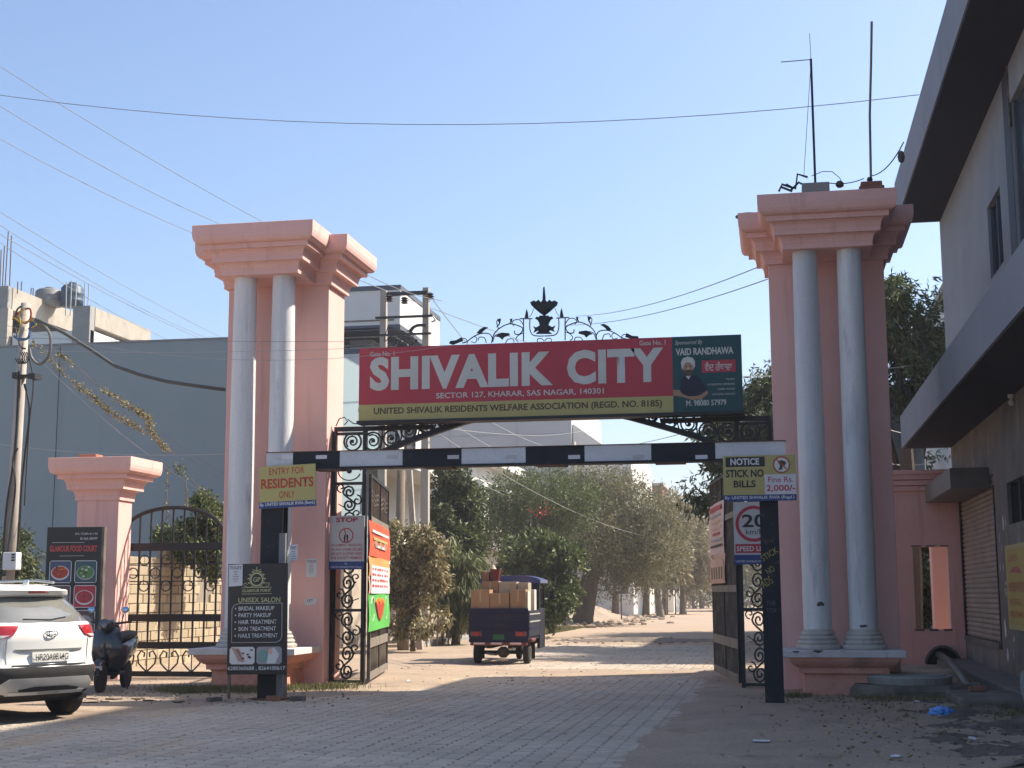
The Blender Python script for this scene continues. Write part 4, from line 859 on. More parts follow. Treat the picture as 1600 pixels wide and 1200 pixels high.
# far buildings
def farhouse(name, label, x0, x1, y, z, m, d=8, wins=3, sh_=None):
    o = thing(name, label, 'house', ((x0 + x1) / 2, y + d / 2, 0)); MB().box(x0, x1, y, y + d, 0, z).build('wall', m, o); MB().box(x0 - .25, x1 + .25, y - .25, y + d + .2, z, z + .25).build('roof', concl, o)
    for k in range(wins):
        xx = x0 + (x1 - x0) * (k + .5) / wins; w = MB().box(xx - .5, xx + .5, y - .05, y - .01, z * .45, z * .45 + 1.3).build('window', glassf, o); MB().box(xx - .6, xx + .6, y - .08, y - .02, z * .45 - .12, z * .45 - .01).build('sill', concl, w)
    return o
q0, q1 = A(1000, 900, 120), A(1052, 900, 120); farhouse('low_house', 'low white house at the far end of the road behind the trees', q0.x, q1.x, 120, 4.6, white)
q0, q1 = A(958, 900, 112), A(988, 900, 112); farhouse('shed', 'small grey shed behind the earth heap', q0.x, q1.x, 112, 3.4, concl, 5, 1)
q0 = A(985, 755, 135); q1 = A(1033, 755, 135); farhouse('brick_house', 'distant brick topped house just showing above the feathery trees', q0.x, q1.x, 135, q0.z - .3, redbrick, 8, 2)
farhouse('shade_house', 'added house behind the mango tree to cast shade over the road', 6.5, 16, 39, 12.5, white, 26, 4)  # added as a tall shadow caster for the road beyond the gate
# far road strip beyond the gate
struct(MB().grid([[(x, y, -.012 + (0.03 if y > 46 else 0.0) + .0 * x) for x in lin(-9.6, 1.5, 8)] for y in lin(46.2, 300, 20)]).build('far_road', dirtr))
# ------------------------------------------------------------------ trees and plants
lm_mango = leafmat('mango_leaves', [(.03, .05, .02), (.05, .075, .028), (.08, .105, .04), (.14, .155, .06), (.22, .21, .10)])
lm_dark = leafmat('dark_leaves', [(.035, .05, .02), (.065, .085, .03), (.11, .13, .045), (.18, .19, .075)])
lm_feath = leafmat('feathery_leaves', [(.06, .07, .03), (.10, .11, .05), (.16, .155, .075), (.23, .21, .11), (.30, .26, .15)])
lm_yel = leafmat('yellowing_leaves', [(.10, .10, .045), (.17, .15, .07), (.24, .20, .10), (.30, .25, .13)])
lm_dry = leafmat('dry_leaves', [(.08, .095, .035), (.17, .15, .07), (.27, .22, .11), (.36, .29, .16), (.16, .18, .07)])
lm_green = leafmat('green_leaves', [(.035, .06, .02), (.07, .10, .03), (.13, .16, .05), (.22, .23, .09)])
lm_ash = leafmat('drooping_leaves', [(.05, .07, .025), (.10, .125, .045), (.17, .19, .07), (.27, .27, .12)])
rg = np.random.default_rng(5)
def leaves(name, m, pts, dirs, length, width, parent=None, loc=None, jitter=.5, droop=.0, org=None, tint=None, fold=.25):
    """one leaf per point: four-cornered blades folded a little along the rib"""
    n = len(pts); d = dirs + rg.normal(0, jitter, (n, 3)); d[:, 2] -= droop
    d /= np.linalg.norm(d, axis=1)[:, None] + 1e-9
    s = np.cross(d, rg.normal(0, 1, (n, 3))); s /= np.linalg.norm(s, axis=1)[:, None] + 1e-9
    nn = np.cross(d, s)
    L_ = length * rg.uniform(.6, 1.25, n)[:, None]; Wd_ = width * rg.uniform(.7, 1.2, n)[:, None]
    o = np.array(org if org is not None else (0, 0, 0), float); p = pts - o
    V = np.stack([p, p + d * L_ * .5 + s * Wd_ * .5 + nn * Wd_ * fold, p + d * L_, p + d * L_ * .5 - s * Wd_ * .5 + nn * Wd_ * fold], 1).reshape(-1, 3)
    me = bpy.data.meshes.new(name); me.vertices.add(4 * n); me.vertices.foreach_set('co', V.ravel())
    i = np.arange(n) * 4; T = np.stack([i, i + 1, i + 2, i, i + 2, i + 3], 1).ravel()
    me.loops.add(6 * n); me.loops.foreach_set('vertex_index', T); me.polygons.add(2 * n)
    me.polygons.foreach_set('loop_start', np.arange(2 * n) * 3); me.update(calc_edges=True)
    t = rg.random(n) if tint is None else np.clip(tint + rg.normal(0, .15, n), 0, 1)
    at = me.attributes.new('tint', 'FLOAT', 'FACE'); at.data.foreach_set('value', np.repeat(t, 2))
    me.materials.append(m); ob = bpy.data.objects.new(name, me); COL.objects.link(ob)
    if parent is not None: ob.parent = parent
    elif loc is not None: ob.location = loc
    ORG[ob.name] = Vector(o); return ob
def blob_points(n, blobs, shell=.55):
    """points in ellipsoid blobs (cx,cy,cz,rx,ry,rz), denser toward their surface; with outward directions"""
    w = np.array([b[3] * b[4] * b[5] for b in blobs]) ** .8; w = w / w.sum(); k = rg.choice(len(blobs), n, p=w); B = np.array(blobs)[k]
    v = rg.normal(0, 1, (n, 3)); v /= np.linalg.norm(v, axis=1)[:, None]
    r = rg.random(n) ** shell * (1 + rg.normal(0, .08, n))
    return B[:, :3] + v * B[:, 3:] * r[:, None], v
def rough_blobs(c, R, n, r0, r1, flat=.8):
    out = []
    for _ in range(n):
        v = rg.normal(0, 1, 3); v /= np.linalg.norm(v); q = rg.random() ** .45
        r = rg.uniform(r0, r1); out.append((c[0] + v[0] * R[0] * q, c[1] + v[1] * R[1] * q, c[2] + v[2] * R[2] * q, r, r, r * flat))
    return out
def trunk(parent, base, blobs, r, m, lean=(0, 0), n=7, h=None, split=.45):
    base = Vector(base); tops = [Vector(b[:3]) for b in blobs]; cx = sum((t for t in tops), Vector()) / len(tops)
    fork = base.lerp(cx, split) + Vector((lean[0], lean[1], 0))
    mid = base.lerp(fork, .5) + Vector((-lean[0] * .3, 0, 0))
    MB().tube([base - Vector((0, 0, .1)), base + Vector((0, 0, .25)), mid, fork], [r * 1.35, r * 1.1, r * .95, r * .75], 10).build('trunk', m, parent, smooth=True)
    for t in random.sample(tops, min(n, len(tops))):
        a = fork.lerp(t, .5) + Vector((random.uniform(-.3, .3), random.uniform(-.3, .3), .25)); MB().tube([fork - Vector((0, 0, .1)), a, t], [r * .5, r * .3, r * .08], 6).build('branch', m, parent, smooth=True)
def cluster(pts, k, spread):
    """k leaf roots round every twig tip"""
    n = len(pts); P = np.repeat(pts, k, 0) + rg.normal(0, spread, (n * k, 3)); return P
def tree(name, label, base, blobs, nl, size, m, r, bm_=bark, k=6, droop=.5, lean=(0, 0), group=None, cat='tree', spread=.06, shell=.5, nb=7, split=.45, jitter=.55, hole=.12):
    o = thing(name, label, cat, base, group)
    trunk(o, base, blobs, r, bm_, lean, nb, split=split)
    p, d = blob_points(int(nl * 1.25) // k, blobs, shell)
    f_ = np.array([noise.noise(Vector(q) * (1.1 / max(.45, blobs[0][3]))) for q in p]); kp = f_ > -hole; p, d = p[kp], d[kp]; p = p + d * np.clip(f_[kp], 0, 1)[:, None] * blobs[0][3] * .5
    tt = np.repeat(rg.random(len(p)), k) * .6 + rg.random(len(p) * k) * .4
    leaves('crown', m, cluster(p, k, spread), np.repeat(d, k, 0) * .6, size[0], size[1], parent=o, org=base, droop=droop, tint=tt, jitter=jitter)
    return o
# mangoes on the right
bl_ = rough_blobs((4.6, 41, 8.2), (3.6, 3.2, 3.0), 40, .8, 1.4) + rough_blobs((3.0, 39, 9.6), (1.3, 1.0, .9), 8, .5, .8)
tree('mango_tree', 'large mango tree behind the pink wall, between the right pillar and the grey building', (3.4, 42.5, 0), bl_, 42000, (.24, .055), lm_mango, .30, k=9, droop=.55, spread=.05)
bl_ = rough_blobs((-.2, 44, 5.9), (2.4, 3.0, 2.2), 24, .6, 1.1) + rough_blobs((-1.9, 44, 4.6), (.9, 1, 1.0), 7, .3, .5) + rough_blobs((1.4, 45, 7.6), (2, 2, 1.6), 10, .6, 1)
tree('mango_tree', 'dark mango tree leaning over the road behind the right iron tower', (1.6, 45.5, 0), bl_, 34000, (.25, .06), lm_mango, .26, k=9, droop=.6, lean=(-.5, 0))
bl_ = rough_blobs((1.5, 58, 6), (3.5, 4.5, 3.2), 26, 1.0, 1.6)
tree('roadside_tree', 'dark leafy tree further down the right side of the road', (2.2, 58, 0), bl_, 16000, (.32, .12), lm_dark, .28, k=6)
# the big feathery tree
def fpt(x, y, Y): q = A(x, y, Y); return (q.x, q.y, q.z)
Y0 = 72
big = []
for (x, y, rx, rz) in ((880, 800, 1.5, 1.2), (930, 780, 1.8, 1.4), (980, 800, 1.9, 1.5), (1020, 830, 1.5, 1.5), (930, 830, 2.0, 1.7), (970, 860, 1.8, 1.5), (1000, 890, 1.3, 1.1), (900, 845, 1.0, .9), (945, 755, 1.2, .8), (895, 760, 1.0, .8), (1030, 790, .9, .8), (1042, 860, .7, .9), (985, 760, .9, .6), (940, 900, 1.0, .8)):
    a = fpt(x, y, Y0 + random.uniform(-2, 2)); big.append((*a, rx, 1.7, rz))
bb = fpt(912, 962, Y0)
big_tree = thing('feathery_tree', 'big feathery grey-green tree with a leaning dark trunk beside the road', 'tree', bb)
b0 = Vector(bb)
f1_, f2_, f3_ = Vector(fpt(922, 905, Y0)), Vector(fpt(940, 860, Y0)), Vector(fpt(955, 815, Y0))
MB().tube([b0 - Vector((.1, 0, .5)), b0, f1_, f2_, f3_], [.62, .52, .46, .36, .15], 10).build('trunk', bark, big_tree, smooth=True)
for b_ in big: c_ = Vector(b_[:3]); MB().tube([f1_.lerp(f2_, .7), f2_.lerp(c_, .6) + Vector((0, 0, .3)), c_], [.22, .12, .03], 6).build('branch', bark, big_tree, smooth=True)
def feather(parent, blobs, n, m, org, L1=.85, k=7, wd=.022, ll=.16, lw=.05):
    """hanging twigs set with small leaves"""
    p, d = blob_points(n, blobs, .42); up = rg.random(n)
    dr = d * np.array([1, 1, .6]); dr[:, 2] += np.where(up < .45, .55, -.6); dr += rg.normal(0, .35, (n, 3)); dr /= np.linalg.norm(dr, axis=1)[:, None]
    P = np.concatenate([p + dr * (L1 * t) * rg.uniform(.6, 1.1, n)[:, None] + np.array([0, 0, -.28 * t * t * L1]) for t in np.linspace(.05, 1, k)])
    D = np.tile(dr, (k, 1)); tt = np.tile(rg.random(n), k) * .7 + rg.random(n * k) * .3
    leaves('crown', m, P, D, ll, lw, parent=parent, org=org, jitter=.55, tint=tt)
feather(big_tree, big, 6800, lm_feath, bb, ll=.21, lw=.055)
# the tree in front of it (left), green-brown with a dark hollow
Y1 = 60; bb = fpt(838, 985, Y1); mid = []
for (x, y, rx, rz) in ((800, 770, 1.1, .8), (850, 760, 1.0, .7), (830, 800, 1.4, 1.0), (790, 820, .9, .7), (880, 800, 1.1, .9), (900, 770, .9, .6), (770, 790, .6, .5), (770, 835, .7, .6)):
    mid.append((*fpt(x, y, Y1 + random.uniform(-1.5, 1.5)), rx, 1.3, rz))
t_ = thing('thorny_tree', 'wispy green tree with bare twigs rising behind the loaded three-wheeler', 'tree', bb); trunk(t_, bb, mid, .17, bark, (-.2, 0), 8, split=.5)
feather(t_, mid, 3900, lm_green, bb, .75, ll=.18, lw=.05); 
low = []
for (x, y, rx, rz) in ((850, 860, 1.0, .8), (880, 885, 1.0, .9), (830, 890, .9, .8), (865, 920, 1.0, .8), (868, 935, .8, .7), (815, 860, .8, .7), (845, 950, .8, .7), (800, 880, .6, .6), (862, 960, .6, .5)):
    low.append((*fpt(x, y, 52 + random.uniform(-1, 1)), rx * .85, 1.0, rz * .85))
bb = fpt(862, 985, 52)
tree('leafy_shrub', 'tall leafy shrub spreading over the right side of the three-wheeler', bb, low, 16000, (.22, .12), lm_green, .10, k=5, droop=.2, cat='shrub')
MB_ = None
q = fpt(846, 800, 57); fl = leaves('flowers', leafmat('red_flowers', [(.35, .03, .03), (.45, .06, .05)]), np.array(q) + rg.normal(0, 1, (34, 3)) * np.array([.25, .3, .14]), rg.normal(0, 1, (34, 3)), .12, .09, loc=q, org=q); tag(fl, 'spray of red flowers in the wispy green tree', 'flowers', kind='stuff')
# climbing tree on the left, drooping leaves
col = [(*fpt(x, y, 47 + random.uniform(-.6, .6)), rx, .8, rz) for (x, y, rx, rz) in ((708, 750, .7, .6), (715, 780, .8, .7), (722, 815, .75, .7), (712, 840, .7, .6), (728, 850, .5, .5), (700, 800, .5, .6), (733, 790, .35, .5))]
bb = fpt(712, 1004, 47)
tree('climber_tree', 'dense dark green climber covered tree right of the twin poles', bb, col, 22000, (.17, .09), lm_dark, .12, k=6, droop=.4, cat='tree')
col = [(*fpt(x, y, 44 + random.uniform(-.6, .6)), rx, .7, rz) for (x, y, rx, rz) in ((700, 880, .8, .7), (725, 900, .6, .8), (700, 930, .7, .6), (735, 935, .45, .6), (715, 960, .6, .5), (740, 890, .35, .5))]
bb = fpt(712, 1008, 44)
tree('drooping_tree', 'tree with long drooping leaves at the roadside left of the three-wheeler', bb, col, 15000, (.34, .055), lm_ash, .12, k=7, droop=1.4, cat='tree', jitter=.35)
col = [(*fpt(x, y, 38.5 + random.uniform(-.5, .5)), rx, .6, rz) for (x, y, rx, rz) in ((625, 850, .5, .6), (645, 870, .55, .6), (660, 850, .4, .45), (630, 900, .45, .5), (652, 915, .5, .45), (620, 940, .3, .4), (675, 880, .35, .5), (668, 840, .25, .3), (612, 830, .25, .3), (640, 955, .3, .3), (665, 950, .25, .35), (690, 905, .2, .3), (650, 828, .2, .2), (628, 975, .25, .3), (655, 980, .3, .25), (690, 960, .2, .3), (610, 905, .2, .35), (682, 850, .2, .2))]
bb = fpt(645, 1012, 38.5)
tree('dry_shrub', 'brown-leaved climbing shrub behind the left gate leaf banner', bb, col, 12000, (.15, .08), lm_dry, .06, k=6, droop=.6, cat='shrub')
# paler trees fading down the road
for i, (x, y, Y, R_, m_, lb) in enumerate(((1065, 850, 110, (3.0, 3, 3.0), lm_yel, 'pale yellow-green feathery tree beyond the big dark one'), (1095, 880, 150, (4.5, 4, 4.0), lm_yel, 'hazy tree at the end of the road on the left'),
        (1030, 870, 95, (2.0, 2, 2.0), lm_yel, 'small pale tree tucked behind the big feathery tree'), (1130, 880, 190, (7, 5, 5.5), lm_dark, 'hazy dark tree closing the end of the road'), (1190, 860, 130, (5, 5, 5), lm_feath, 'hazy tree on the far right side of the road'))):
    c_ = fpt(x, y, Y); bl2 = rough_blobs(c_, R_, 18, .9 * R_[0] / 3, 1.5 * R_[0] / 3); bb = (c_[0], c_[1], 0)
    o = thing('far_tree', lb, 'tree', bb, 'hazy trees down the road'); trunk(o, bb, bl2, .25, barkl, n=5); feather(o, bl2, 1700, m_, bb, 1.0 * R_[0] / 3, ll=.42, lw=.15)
for i, (x, Y, h, r_, lb) in enumerate(((960, 88, 4.5, .20, 'grey trunk left of the road sign'), (1008, 98, 4, .22, 'forked trunk before the low white house'), (1036, 104, 4, .17, 'thin trunk right of the low white house'))):
    p = G(x, 928 + 1.6 * F / Y * 1.0); p = Vector((A(x, 900, Y).x, Y, 0))
    MB_ = MB().tube([p, p + Vector((.1, 0, h * .5)), p + Vector((-.2, 0, h))], [r_ * 1.3, r_, r_ * .7], 8).tube([p + Vector((0, 0, h * .45)), p + Vector((.5, .2, h))], [r_ * .7, r_ * .4], 6)
    tag(MB_.build('bare_trunk', bark, loc=p, smooth=True), lb, 'tree trunk')
bl_ = rough_blobs((3.5, 37.5, 1.7), (1.6, .8, 1.5), 16, .5, .8)
tree('added_hedge', 'added dark hedge that darkens the opening in the pink wall', (3.5, 37.6, 0), bl_, 9000, (.16, .08), lm_dark, .06, k=6, droop=.4, cat='hedge', hole=.5)  # added so the opening reads dark instead of showing the blue wall
# shrub over the block wall, hedge by the food board
bl_ = [(*fpt(x, y, 31.2 + random.uniform(-.5, .5)), rx, .6, rz) for (x, y, rx, rz) in ((270, 842, .35, .25), (300, 838, .45, .35), (325, 850, .5, .5), (340, 880, .3, .45), (332, 810, .25, .35), (318, 785, .14, .25), (300, 862, .35, .22))]
tree('vine_shrub', 'bushy vine spilling over the block wall behind the side gate', (-13.6, 31.6, 2.3), bl_, 17000, (.10, .065), lm_green, .03, k=6, droop=.3, cat='shrub')
bl_ = [(*fpt(x, y, 29 + random.uniform(-.5, .5)), rx, .5, rz) for (x, y, rx, rz) in ((25, 860, .35, .5), (40, 890, .4, .4), (20, 900, .4, .4), (50, 920, .3, .3), (10, 940, .4, .4))]
tree('green_bush', 'dark green bush behind the concrete pole and the food board', (bl_[1][0], 29, 0), bl_, 6000, (.13, .05), lm_dark, .04, k=6, droop=.5, cat='shrub')
# vines hanging on the stay wires
def vine(label, pix, Y, n, m, sag=0, w=(.055, .04), spread=.06, end=None):
    P = [Vector(fpt(x, y, Y if not callable(Y) else Y(i))) for i, (x, y) in enumerate(pix)]
    o = thing('hanging_vine', label, 'vine', P[0], 'creepers on the stay wires'); MB().tube(P, .008, 4).build('stem', barkl, o)
    t = rg.random(n) * (len(P) - 1.001); pa = np.array([P[int(a)].lerp(P[int(a) + 1], a - int(a)) for a in t])
    dens = np.array([noise.noise(Vector(p) * 1.4) for p in pa]) + rg.normal(0, .12, n); keep = dens > -.04
    leaves('foliage', m, pa[keep] + rg.normal(0, spread, (keep.sum(), 3)), rg.normal(0, 1, (keep.sum(), 3)), w[0], w[1], parent=o, org=P[0], droop=.3)
vine('leafy green creeper strung down the lower stay wire across the grey-blue wall', [(50, 535), (75, 555), (100, 585), (125, 605), (150, 625), (168, 640), (190, 655), (215, 668), (245, 690), (275, 712)], 26, 1100, lm_yel, spread=.035)
vine('brownish creeper on the upper stay wire across the grey-blue wall', [(90, 552), (115, 570), (150, 600), (185, 625), (215, 642), (232, 652), (236, 672), (250, 692), (262, 706)], 26.5, 1300, lm_dry, spread=.035)
vine('thin creeper trailing toward the top of the side gate', [(275, 728), (295, 745), (315, 765), (330, 780), (338, 800), (340, 830)], 27, 700, lm_green, spread=.06)
vine('row of pale leaves hanging above the side gate', [(262, 730), (261, 760), (261, 790), (261, 815)], 27, 60, lm_yel, spread=.015)
vine('second hanging string of leaves above the side gate', [(290, 745), (291, 770), (292, 795)], 27, 90, lm_yel, spread=.02)
# grass at the pillar foot and the verge
def grass(name, label, n, fn, L_, W_, m, org):
    P = np.array([fn() for _ in range(n)]); d = rg.normal(0, .35, (n, 3)); d[:, 2] = 1
    tag(leaves(name, m, P, d, L_, W_, loc=org, org=org, jitter=.15), label, 'grass', kind='stuff')
lm_grass = leafmat('grass_blades', [(.12, .12, .045), (.20, .18, .08), (.08, .11, .03), (.28, .23, .12)])
def gpt(x0, x1, y0, y1): 
    x, y = random.uniform(x0, x1), random.uniform(y0, y1); return (x, y, gh(x, y) - .01)
def clumps(cs): 
    def f():
        c = random.choice(cs); x, y = random.gauss(c[0], c[2]), random.gauss(c[1], c[2] * .8); return (x, y, gh(x, y) - .01)
    return f
grass('grass', 'dry grass growing round the foot of the left pillar', 3600, clumps([(-9.9, 22.5, .22), (-9.4, 22.4, .3), (-9.0, 22.45, .28), (-8.6, 22.3, .25), (-8.2, 22.6, .2), (-7.8, 22.9, .3), (-7.4, 23.3, .25), (-9.5, 22.1, .15)]), .13, .012, lm_grass, (-8.8, 22.5, 0))
grass('grass', 'grassy verge under the big feathery tree', 9000, lambda: gpt(-11.2, -8.9, 52, 70), .16, .03, lm_grass, (-10, 60, 0))
grass('weeds', 'weeds growing round the manhole and the pipes on the right', 1500, clumps([(1.4, 21.8, .2), (2.4, 22.0, .25), (2.9, 21.0, .25), (1.9, 21.3, .3), (2.7, 19.8, .2), (.25, 22.4, .12), (3.0, 18.8, .25)]), .09, .014, lm_grass, (2, 21, 0))
# ------------------------------------------------------------------ the white car
carp = mat('white_car_paint', (0.78, 0.77, 0.72), .3, (.76, .75, .70), 1, coat=.6, fine=0)
clad = mat('dark_cladding', (.035, .035, .034), .95, (.05, .046, .043), 3, fine=.05, spec=.12); silv = mat('silver_plastic', (.50, .49, .46), .4, metal=.3, fine=0)
carglass = mat('car_glass', (.10, .105, .095), .08, (.12, .12, .11), 1, spec=.8, fine=0, coat=.5); lred = mat('tail_light_red', (.42, .018, .02), .15, coat=1, fine=0); lclear = mat('tail_light_clear', (.62, .58, .56), .15, coat=1, fine=0)
tyrem = mat('tyre', (.022, .021, .02), .85, (.04, .036, .03), 6); alloy = mat('alloy', (.4, .4, .4), .35, metal=.8, fine=0); chrome = mat('chrome', (.55, .55, .55), .15, metal=1, fine=0)
E_ = A(86, 990, 16.95); ch = math.radians(63)
car = thing('parked_car', 'white compact SUV parked at the left edge with its rear toward the road', 'car', (E_.x, 16.95, 0), rz=ch)
# local: y forward (0 = rear bumper), x right, z up
LEN = 4.27
def key(z, T):
    for (a, va), (b_, vb) in zip(T, T[1:]):
        if a <= z <= b_: t = (z - a) / (b_ - a); t = t; return [p + (q - p) * t for p, q in zip(va, vb)]
    return list(T[-1][1]) if z > T[-1][0] else list(T[0][1])
# z : (half width, rear y, front y, exponent)
TB = [(.26, (.74, .30, 4.05, 5)), (.34, (.84, .10, 4.2, 6)), (.48, (.88, .03, 4.27, 6)), (.62, (.895, .0, 4.27, 6)), (.70, (.885, .06, 4.25, 6)), (.78, (.885, .085, 4.2, 6)), (1.0, (.89, .07, 4.1, 6)), (1.12, (.88, .10, 3.9, 5.5)), (1.17, (.86, .15, 3.4, 5.5)),
      (1.20, (.83, .20, 3.1, 5)), (1.34, (.755, .33, 2.7, 5)), (1.48, (.67, .50, 2.4, 5)), (1.53, (.64, .44, 2.3, 5)), (1.57, (.60, .42, 2.2, 5)), (1.61, (.54, .55, 2.1, 4)), (1.635, (.42, .75, 2.0, 4))]
def rear(x, z, off=0):
    hw, ry, fy_, n = key(z, TB); c = (ry + fy_) / 2; L_ = (fy_ - ry) / 2
    k = min(.999, abs(x) / hw) ** n; y = c - L_ * (1 - k) ** (1 / n)
    y += 0.10 * (abs(x) / hw) ** 2
    return Vector((x, y - off, z))
def skin(zs, m, name, off=0, nn=44):
    rows_ = []
    for z in zs:
        hw, ry, fy_, n = key(z, TB); c = (ry + fy_) / 2; L_ = (fy_ - ry) / 2; r_ = []
        for j in range(nn + 1):
            a = 2 * math.pi * j / nn; ca, sa = math.cos(a), math.sin(a)
            x = (hw + off) * math.copysign(abs(ca) ** (2 / n), ca); y = c + (L_ + off) * math.copysign(abs(sa) ** (2 / n), sa)
            if sa < 0: y += .10 * (abs(x) / hw) ** 2
            r_.append((x, y, z))
        rows_.append(r_)
    return MB().grid(rows_).build(name, m, car, smooth=True, local=True)
skin([.26, .30, .34, .42, .48, .56, .62, .66], clad, 'bumper'); skin([.66, .70, .74, .78, .86, .95, 1.0, 1.06, 1.12, 1.145, 1.17, 1.20], carp, 'body', .003)
skin([1.20, 1.27, 1.34, 1.4, 1.48], carglass, 'side_glass', -.004); skin([1.48, 1.51, 1.53, 1.55, 1.57, 1.59, 1.61, 1.625, 1.635], carp, 'roof')
MB().prism(Fr((0, 0, 1.634), (1, 0, 0), (0, 1, 0)), [(-.42, .8), (.42, .8), (.42, 1.95), (-.42, 1.95)], .004).build('roof_top', carp, car, local=True)
hm = MB(); hm.bbox(-.78, .78, 3.0, 4.0, .9, 1.16, .04); hm.build('bonnet', carp, car, local=True)
def patch(rows_, m, name, off=.012, n=10, par=None):
    """rows: (z, x left, x right) laid on the rear of the car"""
    P = [[tuple(rear(a + (b_ - a) * j / n, z, off)) for j in range(n + 1)] for z, a, b_ in rows_]
    mb = MB(); mb.grid(P)
    # turned-in rim
    rim = P[0] + [r[-1] for r in P[1:]] + P[-1][::-1][1:] + [r[0] for r in P[::-1][1:-1]]; inn = [(x * .99, y + off + .01, z) for x, y, z in rim]; mb.grid([rim + [rim[0]], inn + [inn[0]]])
    return mb.build(name, m, par or car, local=True, auto=35)
patch([(1.185, -.78, .78), (1.21, -.79, .79), (1.27, -.755, .755), (1.34, -.71, .71), (1.4, -.66, .66), (1.465, -.60, .60)], mat('rear_glass', (.19, .19, .17), .06, (.16, .16, .145), 2, spec=.8, fine=0, coat=1), 'rear_window', .012, 16)
for s in (-1, 1):
    c_pillar = patch([(1.19, *sorted((s * .80, s * .84))), (1.27, *sorted((s * .765, s * .80))), (1.34, *sorted((s * .70, s * .755))), (1.47, *sorted((s * .60, s * .67)))], carp, 'rear_pillar', .014, 4)
patch([(1.50, -.60, .60), (1.515, -.62, .62), (1.56, -.58, .58), (1.575, -.55, .55)], carp, 'spoiler', .07, 14)
patch([(1.525, -.14, .14), (1.555, -.13, .13)], lred, 'brake_light', .078, 6)
for s in (-1, 1):
    tl = patch([(1.0, *sorted((s * .60, s * .875))), (1.03, *sorted((s * .50, s * .882))), (1.08, *sorted((s * .46, s * .885))), (1.12, *sorted((s * .43, s * .875))), (1.145, *sorted((s * .42, s * .86)))], lred, 'tail_light', .018, 8)
    patch([(1.005, *sorted((s * .61, s * .868))), (1.035, *sorted((s * .53, s * .875)))], lclear, 'indicator', .021, 6, tl)
    patch([(.57, *sorted((s * .68, s * .87))), (.64, *sorted((s * .70, s * .87))), (.655, *sorted((s * .72, s * .86)))], lred, 'reflector', .014, 5)
patch([(.33, -.52, .52), (.38, -.66, .66), (.46, -.64, .64), (.53, -.54, .54)], silv, 'skid_plate', .02, 14)
patch([(.375, -.40, .40), (.40, -.42, .42), (.43, -.22, .22)], clad, 'skid_slot', .026, 10)
for s in (-1, 1): patch([(.335, *sorted((s * .15, s * .5))), (.37, *sorted((s * .15, s * .52)))], mat('bright_slat', (.66, .64, .60), .35, fine=0), 'exhaust_trim', .028, 5)
patch([(.672, -.52, .52), (.69, -.50, .50)], clad, 'tailgate_lip', .008, 10); patch([(.845, -.45, .45), (.868, -.47, .47)], mat('shadow_gap', (.20, .20, .19), .6), 'handle_strip', .008, 10)
for s in (-1, 1): curl(Fr((0, 0, 0)), [(0, 0), (0, 0)], .001, carp, car) if False else MB().tube([rear(s * .56, z, .004) for z in lin(.70, 1.14, 8)], .004, 4).build('panel_gap', MATS['shadow_gap'], car, local=True)
pl_ = patch([(.715, -.255, .255), (.832, -.255, .255)], ink('plate_white', (.66, .65, .60)), 'number_plate', .024, 4)
ry_ = rear(0, .775, .031).y - .012; tf = Fr((0, ry_, 0)); ORG[car.name + '_l'] = Vector()
_o = ORG.get(pl_.name); ORG[pl_.name] = Vector(); text(tf, 'HR20A0814G', -.225, .738, .45, .075, i_blk, pl_, bold=.01);  
ORG_CAR = ORG[car.name]; ORG[car.name] = Vector()
ring_pts = [(.082 * math.cos(a), 1.05 + .042 * math.sin(a)) for a in lin(0, 2 * math.pi, 20)]
MB().tube([rear(x, z, .018) for x, z in ring_pts], .006, 5).build('emblem_ring', chrome, car, local=True)
MB().tube([rear(x, z, .02) for x, z in ((-.045, 1.022), (-.022, 1.078), (-.03, 1.05), (.03, 1.05), (.022, 1.022), (.045, 1.078))], .006, 5).build('emblem_bar', chrome, car, local=True)
text(Fr((0, rear(-.66, .95, .025).y, 0)), 'CRETA', -.74, .93, .20, .03, chrome, car, bold=.02, lift=.0)
MB().tube([rear(-.30, 1.22, .02), rear(.05, 1.21, .03), rear(.30, 1.24, .02)], .008, 4).build('rear_wiper', clad, car, local=True)
MB().tube([(-.50, .8, 1.66), (-.52, 1.2, 1.69), (-.52, 2.0, 1.68), (-.50, 2.3, 1.63)], .018, 6).build('roof_rail', silv, car, local=True); MB().tube([(.50, .8, 1.66), (.52, 1.2, 1.69), (.52, 2.0, 1.68), (.50, 2.3, 1.63)], .018, 6).build('roof_rail', silv, car, local=True)
MB().prism(Fr((-.06, .62, 1.63), (1, 0, 0)), [(0, 0), (.02, .0), (.02, .06), (0, .02)], .10).build('antenna_fin', carp, car, local=True)
MB().prism(Fr(rear(-.60, 1.36, .03)), ell(0, 0, .05, .05, 14), .004).build('blue_sticker', ink('sky_blue', (.10, .42, .62)), car, local=True)
MB().box(-.70, .70, .3, 4.0, .24, .30).build('underbody', clad, car, local=True)
def wheel(x, y, r, w, par, m2=alloy, nm='wheel'):
    s_ = 1 if x > 0 else -1; o = MB().lathe((x - s_ * w / 2, y, r), [(r * .55, 0), (r * .86, .002), (r * .97, w * .12), (r, w * .3), (r, w * .7), (r * .97, w * .88), (r * .86, w), (r * .6, w)], 28, axis=(s_, 0, 0)).build(nm, tyrem, par, local=True, auto=40)
    MB().lathe((x + s_ * w / 2 - s_ * .02, y, r), [(r * .58, 0), (r * .60, .022), (r * .52, .018), (r * .15, .0), (r * .12, .02), (.01, .02)], 20, axis=(s_, 0, 0)).build('rim', m2, o, local=True, auto=40); return o
for sx in (-1, 1):
    for y in (.86, 3.45): wheel(sx * .76, y, .335, .215, car)
ORG[car.name] = ORG_CAR; car.scale = (1.07, 1.07, 1.07)
